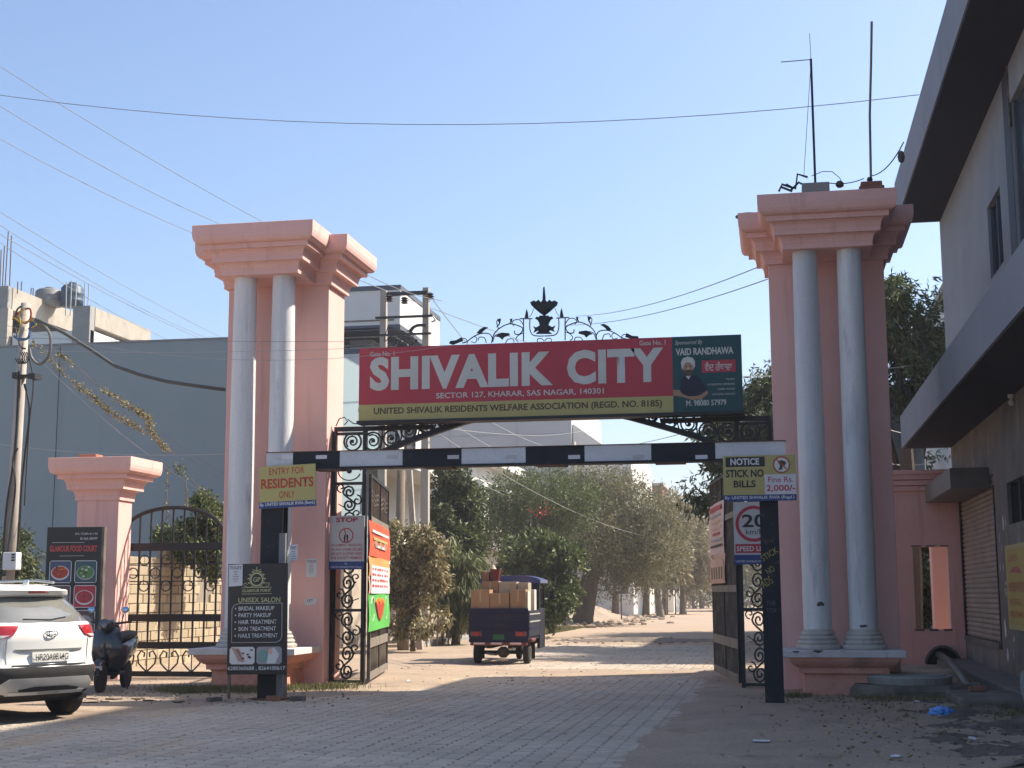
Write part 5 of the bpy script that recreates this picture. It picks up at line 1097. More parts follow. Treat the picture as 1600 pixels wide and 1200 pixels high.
# ------------------------------------------------------------------ loaded three-wheeler
navy = mat('navy_paint', (.012, .014, .050), .55, (.018, .018, .04), 3, fine=.04, spec=.25, stain=(.05, .042, .04), sscale=3, samt=.25); navyd = mat('navy_dark', (.015, .016, .03), .5); maroon = mat('maroon_bumper', (.20, .05, .05), .55, (.13, .035, .035), 4)
TRZ = 1.5
tw = thing('cargo_three_wheeler', 'dark blue cargo three-wheeler seen from behind, loaded with cartons, driving away', 'vehicle', (-6.33, 32.2, 0), rz=rad(TRZ))
ORG[tw.name] = Vector()
def L(mb, nm, m, par=None, **k): return mb.build(nm, m, par or tw, local=True, **k)
L(MB().bbox(-.69, .69, 0, .035, .50, 1.27, .012), 'tailgate', navy)
for z in (.78, .92, 1.12): L(MB().bbox(-.66, .66, -.02, -.001, z, z + .035, .006), 'pressed_rib', navy)
for s in (-1, 1):
    L(MB().bbox(s * .69 - .02 if s > 0 else -.71, .71 if s > 0 else -.67, .036, 1.75, .62, 1.22, .01), 'side_panel', navyd)
    for z in (.80, .95, 1.12): L(MB().box(*( (.711, .725) if s > 0 else (-.725, -.711)), .04, 1.75, z, z + .03), 'side_rail', silv if z > .9 else navy)
    tl = L(MB().bbox(s * .52 - .13, s * .52 + .13, -.03, -.004, .64, .75, .01), 'lamp_cluster', mat('lamp_back', (.20, .07, .06), .4)); L(MB().bbox(s * .50 - .055, s * .50 + .055, -.045, -.031, .655, .735, .01), 'tail_light', lred, tl)
    L(MB().bbox(s * .6 - .15, s * .6 + .15, .25, .85, .50, .58, .03), 'mudguard', maroon); L(MB().box(s * .60 - .12, s * .60 + .12, .85, .865, .1, .50), 'mud_flap', clad)
    wheel(s * .58, .55, .245, .15, tw, mat('steel_rim', (.30, .28, .24), .5))
L(MB().bbox(-.13, .13, -.012, -.002, .56, .68, .004), 'number_plate', mat('green_plate', (.02, .13, .05), .5)); L(MB().bbox(-.66, .66, -.02, .10, .43, .50, .015), 'bumper', maroon)
for x in (-.45, -.05, .4): L(MB().bbox(x - .13, x + .13, -.03, -.021, .455, .50, .004), 'bumper_sticker', i_pnk)
L(MB().box(-.68, .68, .036, 1.8, .55, .60), 'load_bed', navyd); L(MB().box(-.3, -.2, .1, 3, .36, .45).box(.2, .3, .1, 3, .36, .45).box(-.5, .5, .5, .6, .22, .30), 'chassis', clad)
L(MB().lathe((0.02, .55, .26), [(.05, -.14), (.13, -.06), (.13, .06), (.05, .14)], 14, (1, 0, 0)), 'axle_casing', iron2); L(MB().tube([(-.3, .1, .25), (-.1, .2, .22), (.0, .6, .3)], .03, 6), 'exhaust', alloy)
L(MB().lathe((.25, .2, .37), [(.05, 0), (.06, .03), (.05, .08)], 12, (0, -1, 0)), 'spare_lamp', silv)
L(MB().bbox(-.64, .66, 1.80, 1.84, .55, 1.95, .01), 'cab_back', navyd); w_ = L(MB().box(-.45, .52, 1.785, 1.798, 1.45, 1.85), 'cab_window', mat('pale_glass', (.30, .38, .44), .1, fine=0)); 
for x in (-.1, .1, .3): L(MB().box(x, x + .03, 1.76, 1.784, 1.43, 1.87), 'window_bar', navyd, w_)
rf = MB(); P = [[(x, 1.70 + yy, 1.95 + .10 * (1 - (x / .74) ** 4) - .02 * abs(yy - .6)) for x in lin(-.74, .74, 14)] for yy in lin(0, 1.35, 6)]; rf.grid(P); rf.grid([[(x, y, 1.86) for x, y, z in r] for r in P][::-1]); rim = lambda R_: [R_, [(x, y, 1.86) for x, y, z in R_]]
rf.grid(rim(P[0])); rf.grid(rim(P[-1])); rf.grid(rim([r[0] for r in P])); rf.grid(rim([r[-1] for r in P])); L(rf, 'roof', mat('navy_roof', (.03, .045, .20), .35, (.04, .05, .16), 2, coat=.4), auto=40)
for s in (-1, 1):
    L(MB().tube([(s * .66, 1.85, 1.9), (s * .68, 2.4, 1.88), (s * .66, 2.9, 1.8), (s * .62, 3.05, 1.2)], .025, 6), 'cab_pillar', navyd); L(MB().bbox(*((.63, .70) if s > 0 else (-.70, -.63)), 1.84, 2.75, .3, 1.25, .02), 'cab_side', navyd); L(MB().bbox(*((.64, .69) if s > 0 else (-.69, -.64)), 1.845, 2.02, 1.252, 1.90, .01), 'quarter_panel', navyd)
    L(MB().tube([(s * .66, 2.85, 1.5), (s * .82, 2.9, 1.55)], .01, 4), 'mirror_arm', navyd); L(MB().bbox(s * .86 - .05, s * .86 + .05, 2.88, 2.91, 1.45, 1.68, .01), 'mirror', navyd)
L(MB().bbox(-.5, .5, 2.9, 3.2, .35, 1.15, .12), 'nose', navy); wheel(.02, 2.95, .235, .12, tw, mat('steel_rim', (.3, .28, .24)), 'front_wheel')
ORG[tw.name] = Vector((-6.33, 32.2, 0))
ctn = mat('carton', (.36, .22, .125), .85, (.31, .19, .11), 3, fine=.03, rnd=.08); ctn2 = mat('pale_carton', (.42, .36, .26), .85, (.36, .30, .22), 3, fine=.03); ctn3 = mat('white_carton', (.62, .58, .52), .8, (.52, .49, .44), 4); tape = mat('carton_tape', (.48, .38, .24), .35)
cr_, sr_ = math.cos(rad(TRZ)), math.sin(rad(TRZ))
def load(name, label, x0, x1, y0, y1, z0, z1, m, cat='box', rz=0, tp=True):
    cx_, cy_ = (x0 + x1) / 2, (y0 + y1) / 2; W_ = (-6.33 + cx_ * cr_ - cy_ * sr_, 32.2 + cx_ * sr_ + cy_ * cr_, z0)
    o = thing(name, label, cat, W_, 'load on the three-wheeler', rad(TRZ) + rz); hx_, hy_ = (x1 - x0) / 2, (y1 - y0) / 2
    ORG[o.name] = Vector(); MB().bbox(-hx_, hx_, -hy_, hy_, 0, z1 - z0, .008).build('carton_body', m, o, local=True)
    if tp:
        MB().box(-hx_ * .08, hx_ * .08, -hy_ - .002, -hy_, (z1 - z0) * .75, z1 - z0 - .01).build('tape_strip', tape, o, local=True); MB().box(-hx_ * .5, hx_ * .3, -hy_ - .0025, -hy_ - .0015, (z1 - z0) * .35, (z1 - z0) * .40).build('printed_line', i_brn, o, local=True)
    return o
load('carton', 'tall brown carton at the left end of the rear row on the three-wheeler', -.66, -.22, .06, .55, .61, 1.70, ctn); load('carton', 'brown carton with an open flap in the middle of the rear row', -.21, .24, .06, .55, .61, 1.62, ctn)
load('carton', 'brown carton at the right end of the rear row on the three-wheeler', .26, .62, .06, .55, .61, 1.70, ctn, rz=.02)
load('carton', 'brown carton in the raised second row, on the left', -.50, -.10, .60, 1.0, .61, 1.90, ctn); load('carton', 'pale greenish carton in the raised second row, beside the brown one', -.09, .33, .60, 1.0, .61, 1.88, ctn2)
load('carton', 'pale striped carton at the right of the second row', .35, .60, .62, 1.1, .61, 1.86, ctn2); load('carton', 'white carton upright against the cab on the right side', .50, .67, 1.15, 1.5, .61, 1.70, ctn3)
load('carton', 'small white carton at the right side panel near the tailgate', .635, .672, .1, .5, .61, 1.66, ctn3, tp=False)
MBf = MB(); MBf.bbox(-.21, .05, .05, .06, 1.0, 1.05, .004)
t = load('red_tub', 'dark red plastic tub standing on the second row of cartons', -.19, -.18, .7, .71, 1.91, 1.92, ctn, 'tub', tp=False)
for c in list(t.children): bpy.data.objects.remove(c)
redt = mat('red_plastic', (.15, .022, .02), .5); MB().lathe((0, 0, 0), [(.11, 0), (.15, .24), (.165, .245), (.165, .27), (.15, .27)], 4).build('tub_body', redt, t, local=True)
load('brick_bundle', 'bundle of reddish boxes stacked at the left of the tub', -.50, -.33, .65, .9, 1.905, 2.12, mat('red_carton', (.30, .15, .10), .8), 'bundle')
t = load('cream_sack', 'round cream sack on top of the load', -.28, -.27, .9, .91, 1.905, 1.92, ctn, 'sack', tp=False)
for c in list(t.children): bpy.data.objects.remove(c)
MB().lathe((-.02, 0, 0), [(.10, 0), (.13, .06), (.125, .16), (.10, .27), (.045, .36), (.03, .40), (.05, .43)], 9).build('sack_body', mat('cream_cloth', (.58, .50, .36), .8), t, local=True, smooth=True)
# ------------------------------------------------------------------ scooter
blkp = mat('black_blue_paint', (.016, .018, .026), .25, coat=.6, fine=0); seatm = mat('black_seat', (.018, .018, .018), .6, fine=0)
sc = thing('scooter', 'black scooter parked beside the white car at the side gate', 'scooter', (-10.98, 21.95, 0), rz=rad(180 + 8))
ORG[sc.name] = Vector(); K = lambda mb, nm, m, par=None, **k: mb.build(nm, m, par or sc, local=True, **k)
# local y forward, front wheel at y=0, rear wheel at y=-1.25
def wheel2(y, r): 
    o = K(MB().lathe((-.05, y, r), [(r * .62, 0), (r * .9, .01), (r, .035), (r, .065), (r * .9, .09), (r * .62, .10)], 24, (1, 0, 0)), 'wheel', tyrem, auto=40)
    K(MB().lathe((-.03, y, r), [(r * .62, 0), (r * .4, .01), (.03, .0), (.03, .06), (r * .4, .05), (r * .62, .06)], 16, (1, 0, 0)), 'rim', alloy, o); return o
wheel2(0, .235); wheel2(-1.25, .235)
def loft(secs, n=12):
    """secs: (y, z, half width, half height) super-ellipses along y"""
    rows_ = []
    for y, z, w, h in secs: rows_.append([(w * math.copysign(abs(math.cos(a)) ** .8, math.cos(a)), y, z + h * math.copysign(abs(math.sin(a)) ** .8, math.sin(a))) for a in lin(0, 2 * math.pi, n)])
    m_ = MB().grid(rows_); b0 = len(m_.v); m_.f += [tuple(range(n)), tuple(b0 - n - 1 + j for j in reversed(range(n)))]; return m_
K(loft([(-1.62, .78, .05, .03), (-1.5, .74, .13, .10), (-1.2, .66, .19, .17), (-.85, .58, .20, .20), (-.62, .50, .17, .20), (-.55, .46, .10, .16)]), 'rear_body', blkp, smooth=True)
K(loft([(-1.50, .86, .08, .02), (-1.35, .86, .14, .05), (-1.0, .83, .16, .06), (-.7, .79, .13, .05), (-.58, .77, .07, .03)]), 'seat', seatm, smooth=True)
ap = [(.28, .18, -.28), (.42, .26, -.18), (.62, .28, -.12), (.80, .25, -.14), (.95, .20, -.19), (1.04, .14, -.24)]
K(MB().grid([[(w * (j / 4 - 1), y - .06 * abs(j / 4 - 1) ** 2 * 1.5, z) for j in range(9)] for z, w, y in ap]).grid([[(w * (1 - j / 4), y - .05 - .06 * abs(j / 4 - 1) ** 2, z) for j in range(9)] for z, w, y in ap]), 'front_apron', blkp, smooth=True)
K(MB().bbox(-.17, .17, -.75, -.22, .26, .31, .02), 'footboard', seatm)
K(loft([(.27, .30, .06, .02), (.20, .42, .075, .05), (.02, .50, .08, .05), (-.15, .46, .07, .05), (-.20, .40, .04, .04)]), 'front_mudguard', blkp, smooth=True)
K(MB().tube([(0, 0, .235), (0, -.10, .5), (0, -.24, 1.0)], .035, 8), 'fork', iron)
K(loft([(-.06, .98, .05, .05), (-.12, 1.0, .13, .09), (-.22, 1.02, .15, .09), (-.30, 1.02, .08, .05)]), 'headlamp_cowl', blkp, smooth=True); K(MB().ball((0, -.075, 1.0), .06, 12, (1, .4, .8)), 'headlamp', mat('smoked_lamp', (.12, .12, .13), .15, coat=1, fine=0), smooth=True)
K(MB().tube([(-.34, -.42, 1.06), (-.2, -.28, 1.04), (0, -.24, 1.03), (.2, -.28, 1.04), (.34, -.42, 1.06)], .018, 8), 'handlebar', seatm)
for s in (-1, 1): mr = K(MB().tube([(s * .22, -.27, 1.05), (s * .27, -.25, 1.20)], .007, 6), 'mirror_stalk', seatm); K(MB().ball((s * .29, -.25, 1.24), .065, 12, (1, .25, .75)), 'mirror', mat('mirror_blue', (.25, .40, .62), .1, metal=.6, fine=0), mr, smooth=True)
K(MB().bbox(-.10, .10, .225, .235, .36, .42, .004), 'number_plate', i_gry); K(MB().tube([(.12, -.9, .2), (.16, -1.3, .25), (.17, -1.6, .32)], .04, 8), 'silencer', clad)
K(MB().tube([(-.1, -.8, .25), (-.2, -.78, .02)], .012, 6), 'side_stand', iron); K(MB().ball((0, -.185, .86), .02, 8), 'badge', chrome); K(MB().bbox(-.08, .02, -.135, -.128, .62, .635, .002), 'badge_strip', i_wht)
ORG[sc.name] = Vector(sc.location); sc.scale = (1.0, 1.05, 1.1)
# ------------------------------------------------------------------ food court board
f6 = Fr(A(66, 1010, 23.6), (1, .10, 0)); fo = board('food_board', 'black food court board with pictures of dishes, standing before the shorter pink post', 'signboard', f6, 1.02, 2.12, .05, i_blk, (f6.o.x, 23.6, 0))
MB().fbox(f6, 1.022, 1.06, 0, 2.12, -.12, .01).build('frame_edge', iron2, fo); MB().fbox(f6, 0, .06, -.6, 0, -.06, 0).fbox(f6, .9, .96, -.6, 0, -.06, 0).build('leg', iron2, fo)
text(f6, 'GLAMOUR FOOD COURT', .06, 1.68, .88, .11, ink('sign_red', (.62, .09, .08)), fo, bold=.03); text(f6, '(M) 75289-81196', .52, 1.97, .42, .045, i_wht, fo); text(f6, '81465-58497', .62, 1.89, .32, .045, i_wht, fo)
for u_, v_, w_ in ((.1, 1.84, .4), (.5, 1.84, .2), (.25, 1.60, .45)): MB().fbox(f6, u_, u_ + w_, v_, v_ + .006, 0, .003).build('printed_line', i_wht, fo)
dish = [(i_rtx, i_org), (ink('leaf_green', (.10, .25, .07)), i_wht), (i_gry, i_pch), (i_red, i_rtx), (i_brn, i_org), (i_gry, i_wht), (i_red, i_pch), (i_brn, i_yel)]
for k in range(8):
    u_, v_ = .07 + .47 * (k % 2), 1.12 - .44 * (k // 2)
    MB().prism(f6, [(u_ + .03, v_), (u_ + .38, v_), (u_ + .41, v_ + .03), (u_ + .41, v_ + .37), (u_ + .38, v_ + .40), (u_ + .03, v_ + .40), (u_, v_ + .37), (u_, v_ + .03)], .002).build('printed_frame', i_wht, fo)
    MB().prism(f6, [(u_ + .03, v_ + .012), (u_ + .38, v_ + .012), (u_ + .398, v_ + .03), (u_ + .398, v_ + .37), (u_ + .38, v_ + .388), (u_ + .03, v_ + .388), (u_ + .012, v_ + .37), (u_ + .012, v_ + .03)], .003).build('printed_photo', dish[k][0] if k == 3 else mat('photo_back%d' % (k % 3), ((.10, .12, .2), (.07, .13, .15), (.16, .10, .09))[k % 3]), fo)
    MB().prism(f6, ell(u_ + .2, v_ + .18, .17, .13, 18), .004).build('printed_plate', i_gry if k % 3 else i_wht, fo)
    MB().prism(f6, ell(u_ + .2, v_ + .19, .15, .11, 18), .005).build('printed_food', dish[k][0], fo)
    for q_ in range(20): a = random.uniform(0, 6.28); r_ = random.random() ** .5; z_ = random.uniform(.6, 1.2); MB().prism(f6, ell(u_ + .2 + .125 * r_ * math.cos(a), v_ + .2 + .095 * r_ * math.sin(a), .024 * z_, .018 * z_, 6), .006 + .0002 * q_).build('printed_morsel', (dish[k][0], dish[k][1], i_brn, dish[k][0])[q_ % 4], fo)
# ------------------------------------------------------------------ poles
def cpole(name, label, base, top, r0, r1, group=None, sq=False, cat='utility pole'):
    o = thing(name, label, cat, (base[0], base[1], 0), group); b_, t_2 = Vector(base), Vector(top)
    n = 4 if sq else 10; MB().tube([b_, b_.lerp(t_2, .5), t_2], [r0, (r0 + r1) / 2, r1], n).build('pole', polem, o, smooth=not sq); return o
b_ = A(14, 910, 24); b_.z = 0; tp_ = A(40, 474, 24)
lp = cpole('utility_pole', 'leaning concrete pole at the left edge hung with bundled service cables and a meter box', (b_.x - .05, 24, 0), tp_, .125, .085)
def pipe(pix, Y, r, m, par, name='cable', n=5):
    P = [A(x, y, Y) for x, y in pix]; out = []
    for i in range(len(P) - 1):
        p0, p1, p2, p3 = P[max(i - 1, 0)], P[i], P[i + 1], P[min(i + 2, len(P) - 1)]
        for k in range(5): t = k / 5; out.append(.5 * ((2 * p1) + (p2 - p0) * t + (2 * p0 - 5 * p1 + 4 * p2 - p3) * t * t + (3 * p1 - p0 - 3 * p2 + p3) * t ** 3))
    return MB().tube(out + [P[-1]], r, n).build(name, m, par)
cy = mat('cable_yellow', (.55, .40, .06)); cbl = mat('cable_blue', (.06, .16, .36)); crd = mat('cable_red', (.35, .07, .06))
pipe([(38, 600), (46, 640), (40, 700), (34, 760), (30, 830), (24, 880)], 23.85, .022, wirem, lp); pipe([(46, 560), (52, 600), (46, 660), (42, 720), (38, 790)], 23.85, .014, wirem, lp); pipe([(30, 580), (24, 700), (10, 800), (4, 900)], 23.85, .03, wirem, lp)
pipe([(28, 700), (20, 720), (24, 760), (14, 850), (8, 900)], 23.82, .018, wirem, lp)
pipe([(20, 500), (30, 488), (46, 482), (48, 496), (40, 505), (32, 500)], 23.85, .02, crd, lp); pipe([(20, 495), (34, 504), (52, 500), (56, 508), (44, 514)], 23.83, .016, cy, lp)
pipe([(22, 525), (30, 530), (44, 528), (48, 510), (54, 505)], 23.83, .024, cbl, lp); pipe([(34, 478), (26, 486), (24, 510), (32, 540), (40, 545)], 23.86, .018, wirem, lp); pipe([(28, 520), (32, 508), (30, 490), (38, 484)], 23.8, .014, cy, lp)
pipe([(56, 502), (72, 512), (79, 530), (76, 555), (62, 569), (50, 560), (46, 545)], 23.8, .028, mat('cable_drab', (.16, .16, .145), .6), lp, n=7)
for dx in (-6, -3, 0, 3): pipe([(30 + dx, 560), (36 + dx, 568), (42 + dx, 560), (38 + dx, 550)], 23.8, .012, wirem, lp)
q = A(38, 587, 23.85); MB().box(q.x - .20, q.x + .24, 23.82, 24.0, q.z - .03, q.z + .02).build('crossarm', iron, lp); MB().box(q.x - .21, q.x - .11, 23.78, 24.02, q.z - .05, q.z + .06).build('bracket', iron, lp); MB().box(q.x + .12, q.x + .25, 23.78, 24.02, q.z - .07, q.z + .03).build('bracket', iron, lp)
q = A(22, 877, 23.8); mbx = MB().bbox(q.x - .13, q.x + .14, 23.62, 23.82, q.z - .16, q.z + .16, .015).build('meter_box', i_wht, lp)
for k in range(3): MB().box(q.x + .05, q.x + .11, 23.61, 23.619, q.z + .0 + k * .05, q.z + .03 + k * .05).build('meter_window', i_blk, mbx)
q = A(22, 830, 24); MB().tube([(q.x - .02, 23.7, 0), (q.x, 23.75, .9), (q.x - .05, 23.8, 1.3)], .02, 5).build('conduit', wirem, lp)
tpn = thing('twin_pole', 'twin concrete poles joined by steel crossarms before the white house', 'utility pole', (-11, 42, 0))
for x, y in ((600, 455), (666, 450)): t_ = A(x, y, 42); MB().tube([(t_.x, 42, 0), (t_.x, 42, t_.z)], [.19, .13], 4).build('pole', polem, tpn)
for y, x0, x1, hh in ((460, 604, 668, .12), (497, 587, 676, .07), (524, 594, 674, .06)):
    a, b_ = A(x0, y, 41.8), A(x1, y, 41.8); MB().box(a.x, b_.x, 41.75, 41.83, a.z - hh / 2, a.z + hh / 2).build('crossarm', iron, tpn)
for x, y in ((608, 466), (632, 469), (672, 462)): q = A(x, y, 41.7); MB().lathe((q.x, 41.7, q.z - .12), [(.05, 0), (.13, .03), (.06, .06), (.14, .10), (.06, .13), (.12, .17), (.04, .22)], 10).build('insulator', mat('brown_glaze', (.06, .035, .03), .3), tpn)
for k in range(14):
    c0 = (random.uniform(612, 640), random.uniform(518, 545)); pipe([(c0[0] + random.uniform(-14, 14), c0[1] + random.uniform(-12, 22)) for _ in range(4)], 41.6, .014, wirem, tpn)
pipe([(640, 520), (645, 512), (655, 508), (666, 509)], 41.6, .05, wirem, tpn); pipe([(674, 503), (680, 500), (676, 494)], 41.6, .03, wirew, tpn)
for (x, yt, Y, r_, lb) in ((897, 690, 96, .16, 'distant concrete pole with one crossarm before the white stair wall'), (1068, 878, 125, .17, 'distant pole at the end of the road'), (1082, 885, 150, .16, 'farthest pole down the road')):
    t_ = A(x, yt, Y); o = cpole('utility_pole', lb, (t_.x, Y, 0), (t_.x, Y, t_.z), r_, r_ * .8)
    if Y == 96: MB().box(t_.x - .9, t_.x + .9, Y - .1, Y, t_.z - 1.4, t_.z - 1.28).build('crossarm', iron, o)
t_ = A(640, 735, 40); cpole('leaning_post', 'slim post leaning beside the twin poles', (t_.x + .35, 40, 0), (t_.x, 40, t_.z), .12, .10, sq=True, cat='post')
t_ = A(627, 735, 39.5); tag(MB().tube([(t_.x + .1, 39.5, 0), (t_.x - .05, 39.5, 2), (t_.x, 39.5, t_.z)], [.17, .14, .12], 8).build('pale_trunk', barkl, loc=(t_.x, 39.5, 0), smooth=True), 'pale peeling tree trunk behind the left gate leaf', 'tree trunk')
# ------------------------------------------------------------------ cables
def cable(label, p, q, sag, r, m=wireg, n=16):
    p, q = Vector(p), Vector(q); P = [p.lerp(q, i / n) - Vector((0, 0, sag * 4 * (i / n) * (1 - i / n))) for i in range(n + 1)]
    return tag(MB().tube(P, r, 4).build('overhead_cable', m, loc=p), label, 'cable')
cable('long sagging cable crossing the whole sky to the grey roof slab', A(-60, 140, 24), A(1436, 148, 24), .62, .007)
cable('highest steep cable from the upper left corner down behind the left pillar', A(-40, 78, 30), A(470, 378, 40), .15, .009)
cable('second steep cable running down to the left cornice', A(-40, 140, 30), A(360, 357, 38), .2, .009)
cable('third steep cable ending behind the left cornice edge', A(-40, 195, 30), A(320, 372, 38), .12, .009)
for i, (y0, y1, s_) in enumerate(((325, 527, .25), (345, 545, .5), (360, 560, .3), (372, 575, .5))): cable('%s cable of the low fan falling behind the grey-blue building' % ('topmost', 'second', 'third', 'lowest')[i], A(-10, y0, 30), A((352, 335, 330, 300)[i], (530, 532, 536, 545)[i], 52), s_ * .5, .009)
cable('upper fine cable passing in front of the left pillar', A(-20, 527, 22.3), A(560, 534, 22.5), .02, .0045); cable('middle fine cable passing in front of the left pillar', A(-20, 500, 22.1), A(700, 540, 22.4), .45, .0045, wirew); cable('lower fine cable passing in front of the left pillar', A(60, 548, 22.2), A(620, 541, 22.4), .06, .0045, wirew)
P_ = [A(x, y, 23.6 + i * .1) for i, (x, y) in enumerate(((54, 499), (70, 505), (100, 520), (140, 545), (180, 572), (220, 586), (260, 596), (300, 602), (352, 609)))]
tag(MB().tube(P_, .034, 8).build('thick_cable', mat('armoured_cable', (.10, .105, .10), .5), loc=P_[0], smooth=True), 'thick armoured cable sweeping from the concrete pole to the left pillar', 'cable')
cable('pale cable sagging from the concrete pole over the shorter pink post', A(-10, 693, 24.6), A(352, 709, 24.8), .10, .008, wirew)
cable('left stay wire carrying the brownish creeper', A(50, 530, 26.5), A(350, 752, 27.2), .1, .008); cable('right stay wire close under it', A(95, 548, 26.6), A(352, 742, 27.3), .12, .008); cable('lower stay wire ending at the side gate', A(60, 560, 26), A(345, 785, 27), .2, .007, wirew)
cable('cable rising from the twin poles behind the left cornice', A(530, 425, 40), A(900, 560, 58), .1, .014); cable('cable from the cornice to the crossarm of the twin poles', A(575, 430, 38), A(690, 470, 41.6), .1, .012)
cable('wire sloping from the twin poles down behind the signboard', A(672, 462, 41.6), A(760, 570, 60), .1, .014)
cable('upper cable rising from behind the crest to the right pillar', A(900, 494, 60), A(1200, 411, 34), .3, .014); cable('lower cable rising from behind the crest to the right pillar', A(880, 508, 60), A(1200, 436, 34), .3, .014)
for i, (y0, x1, y1) in enumerate(((600, 897, 706), (640, 899, 745), (668, 1010, 838), (712, 897, 800))): cable('%s pale wire slanting before the tall grey building' % ('topmost', 'second', 'third', 'lowest')[i], A(672, y0, 42), A(x1, y1, 96 if x1 < 1000 else 72), .5, .008, wirew)
cable('dark wire over the far trees under the barrier', A(690, 668, 42), A(915, 672, 96), .3, .016); cable('dark wire on the right below the arch', A(915, 700, 96), A(1130, 658, 45), .3, .016)
for i, (y0, y1) in enumerate(((588, 566), (668, 676), (722, 720))): cable(('wire between the right pillar and the mango crown, highest', 'wire behind the right pillar near the slab corner', 'wire low behind the right pillar above the pink wall')[i], A(1150 if i == 0 else 1380, y0, 33), A(1460, y1, 40), .1, .012, wirew)
# ------------------------------------------------------------------ on top of the right pillar
m1 = thing('antenna_mast', 'thin steel mast with a side rod, set in a concrete block on the right pillar', 'antenna', (1.0, 22.9, 8.0)); q, t_ = A(1274, 290, 22.9), A(1267, 92, 22.9)
MB().bbox(q.x - .22, q.x + .22, 22.75, 23.1, 8.02, 8.22, .015).build('block', conc, m1); MB().tube([(q.x, 22.9, 8.2), t_], .022, 6).build('mast', iron, m1)
MB().tube([t_, A(1265, 52, 22.9)], .006, 4).build('rod', iron, m1); MB().tube([A(1220, 97, 22.9), A(1268, 93, 22.9)], .008, 4).build('side_rod', iron, m1); MB().tube([A(1267, 98, 22.9), A(1256, 275, 22.9)], .006, 4).build('stay', iron, m1)
m2 = thing('antenna_mast', 'slightly bent tall mast rising from a brown pot on the right pillar', 'antenna', (2, 22.9, 8.0)); q = A(1361, 290, 22.9)
MB().bbox(q.x - .20, q.x + .20, 22.75, 23.1, 8.02, 8.12, .02).bbox(q.x - .17, q.x + .17, 22.78, 23.05, 8.122, 8.20, .02).build('pot', redbrick, m2); MB().tube([(q.x, 22.9, 8.18), A(1359, 180, 22.9), A(1361, 100, 22.9), A(1362, 34, 22.9)], .022, 6).build('mast', mat('galvanised', (.22, .19, .14), .5), m2)
MB().ball((q.x - .02, 22.85, 8.24), .05, 8).build('clamp', iron, m2)
cable('cable rising from the bent mast to the grey roof slab', A(1362, 275, 22.9), A(1412, 222, 24), .12, .010, wirem, 8); cable('slack cable joining the two mast bases', A(1290, 285, 22.85), A(1350, 279, 22.85), .05, .009, wirem, 8)
tag(MB().tube([A(x, y, 22.85) for x, y in ((1268, 275), (1285, 268), (1300, 268), (1312, 278), (1318, 292))], .007, 4).build('wire_loop', wirem, loc=(0, 22.85, 8)), 'thin wire looping over the block on the right pillar', 'wire')
jn = thing('steel_offcuts', 'tangle of bent steel angle pieces on the left end of the right cornice', 'scrap metal', (.3, 22.8, 8.02))
for pix in (((1217, 299), (1222, 288), (1240, 294)), ((1228, 288), (1243, 295), (1246, 272), (1262, 277)), ((1220, 292), (1238, 299)), ((1236, 297), (1248, 285), (1258, 290))): MB().tube([A(x, y, 22.85) for x, y in pix], .022, 4).build('angle_piece', iron, jn)
tag(MB().ball(A(1312, 288, 22.85), .07, 10, (1, 1, .9)).build('insulator', mat('brown_glaze', (.06, .035, .03)), loc=A(1312, 293, 22.85)), 'small brown insulator between the two masts', 'insulator')
q = Vector((A(1165, 323, 23.75).x + .03, 23.85, 8.0)); tag(MB().ball(q, .22, 10, (1.0, .6, .3)).build('rubble_heap', concd, loc=q), 'small heap of dried mortar on the left rear cornice of the right pillar', 'rubble')
q = A(1408, 245, 24); tag(MB().ball(q, .09, 8, (.7, .7, 1.3)).build('dark_bracket', concd, loc=q), 'dark bracket at the edge of the grey roof slab', 'nest')  # rough lump standing in for a dark bracket
# ------------------------------------------------------------------ odds and ends on the ground, right side
mh = thing('manhole', 'round concrete manhole ring with lid raised on a broken plinth by the right pillar', 'manhole', (1.95, 22.8, 0))
MB().lathe((1.95, 22.8, -.05), [(.98, 0), (.97, .20), (.90, .27)], 7).build('plinth', mat('mossy_concrete', (.20, .175, .145), .95, (.12, .105, .085), 3, bump=.8, stain=(.28, .22, .16)), mh)
MB().lathe((1.95, 22.8, .222), [(.62, 0), (.64, .10), (.63, .12), (.60, .12)], 24).build('ring', conc, mh); MB().lathe((1.95, 22.8, .30), [(.56, 0), (.55, .055), (.50, .06)], 24).build('lid', mat('lid', (.30, .28, .25), .9), mh)
pv = mat('grey_pvc', (.24, .25, .24), .6, (.19, .18, .17), 3); 
tag(MB().tube([(3.3, 31.5, .30), (3.2, 28.5, .28), (2.95, 24.6, .22), (2.9, 23.6, .12), (3.15, 22.4, .08)], .075, 8).build('drain_pipe', mat('dark_pvc', (.07, .09, .085), .5), loc=(2.9, 24, 0), smooth=True), 'dark drain pipe bending down beside the manhole', 'pipe')
tag(MB().tube([(3.5, 20.9, .42), (3.3, 20.6, .46), (3.2, 20.0, .35), (3.2, 19.6, .08), (3.2, 18.6, -.05)], .08, 8).build('drain_pipe', pv, loc=(3.3, 20, 0), smooth=True), 'grey pvc pipe elbow coming out by the ledge on the right', 'pipe')
tag(MB().bbox(2.35, 3.3, 19.9, 21.7, -.05, .20, .04).build('drain_slab', MATS['mossy_concrete'], loc=(2.8, 20.8, 0)), 'low cracked concrete slab over the drain at the right', 'slab')
MB().prism(Fr((3.05, 31.35, .02)), [(0, 0), (.66, 0), (.66, .22), (.50, .42), (.25, .46), (.06, .34), (0, .18)], .006).build('dark_hole_plate', mat('hole_dark', (.012, .011, .010), .95), pw)  # flat near-black plate; the darkness inside the hole is only its colour
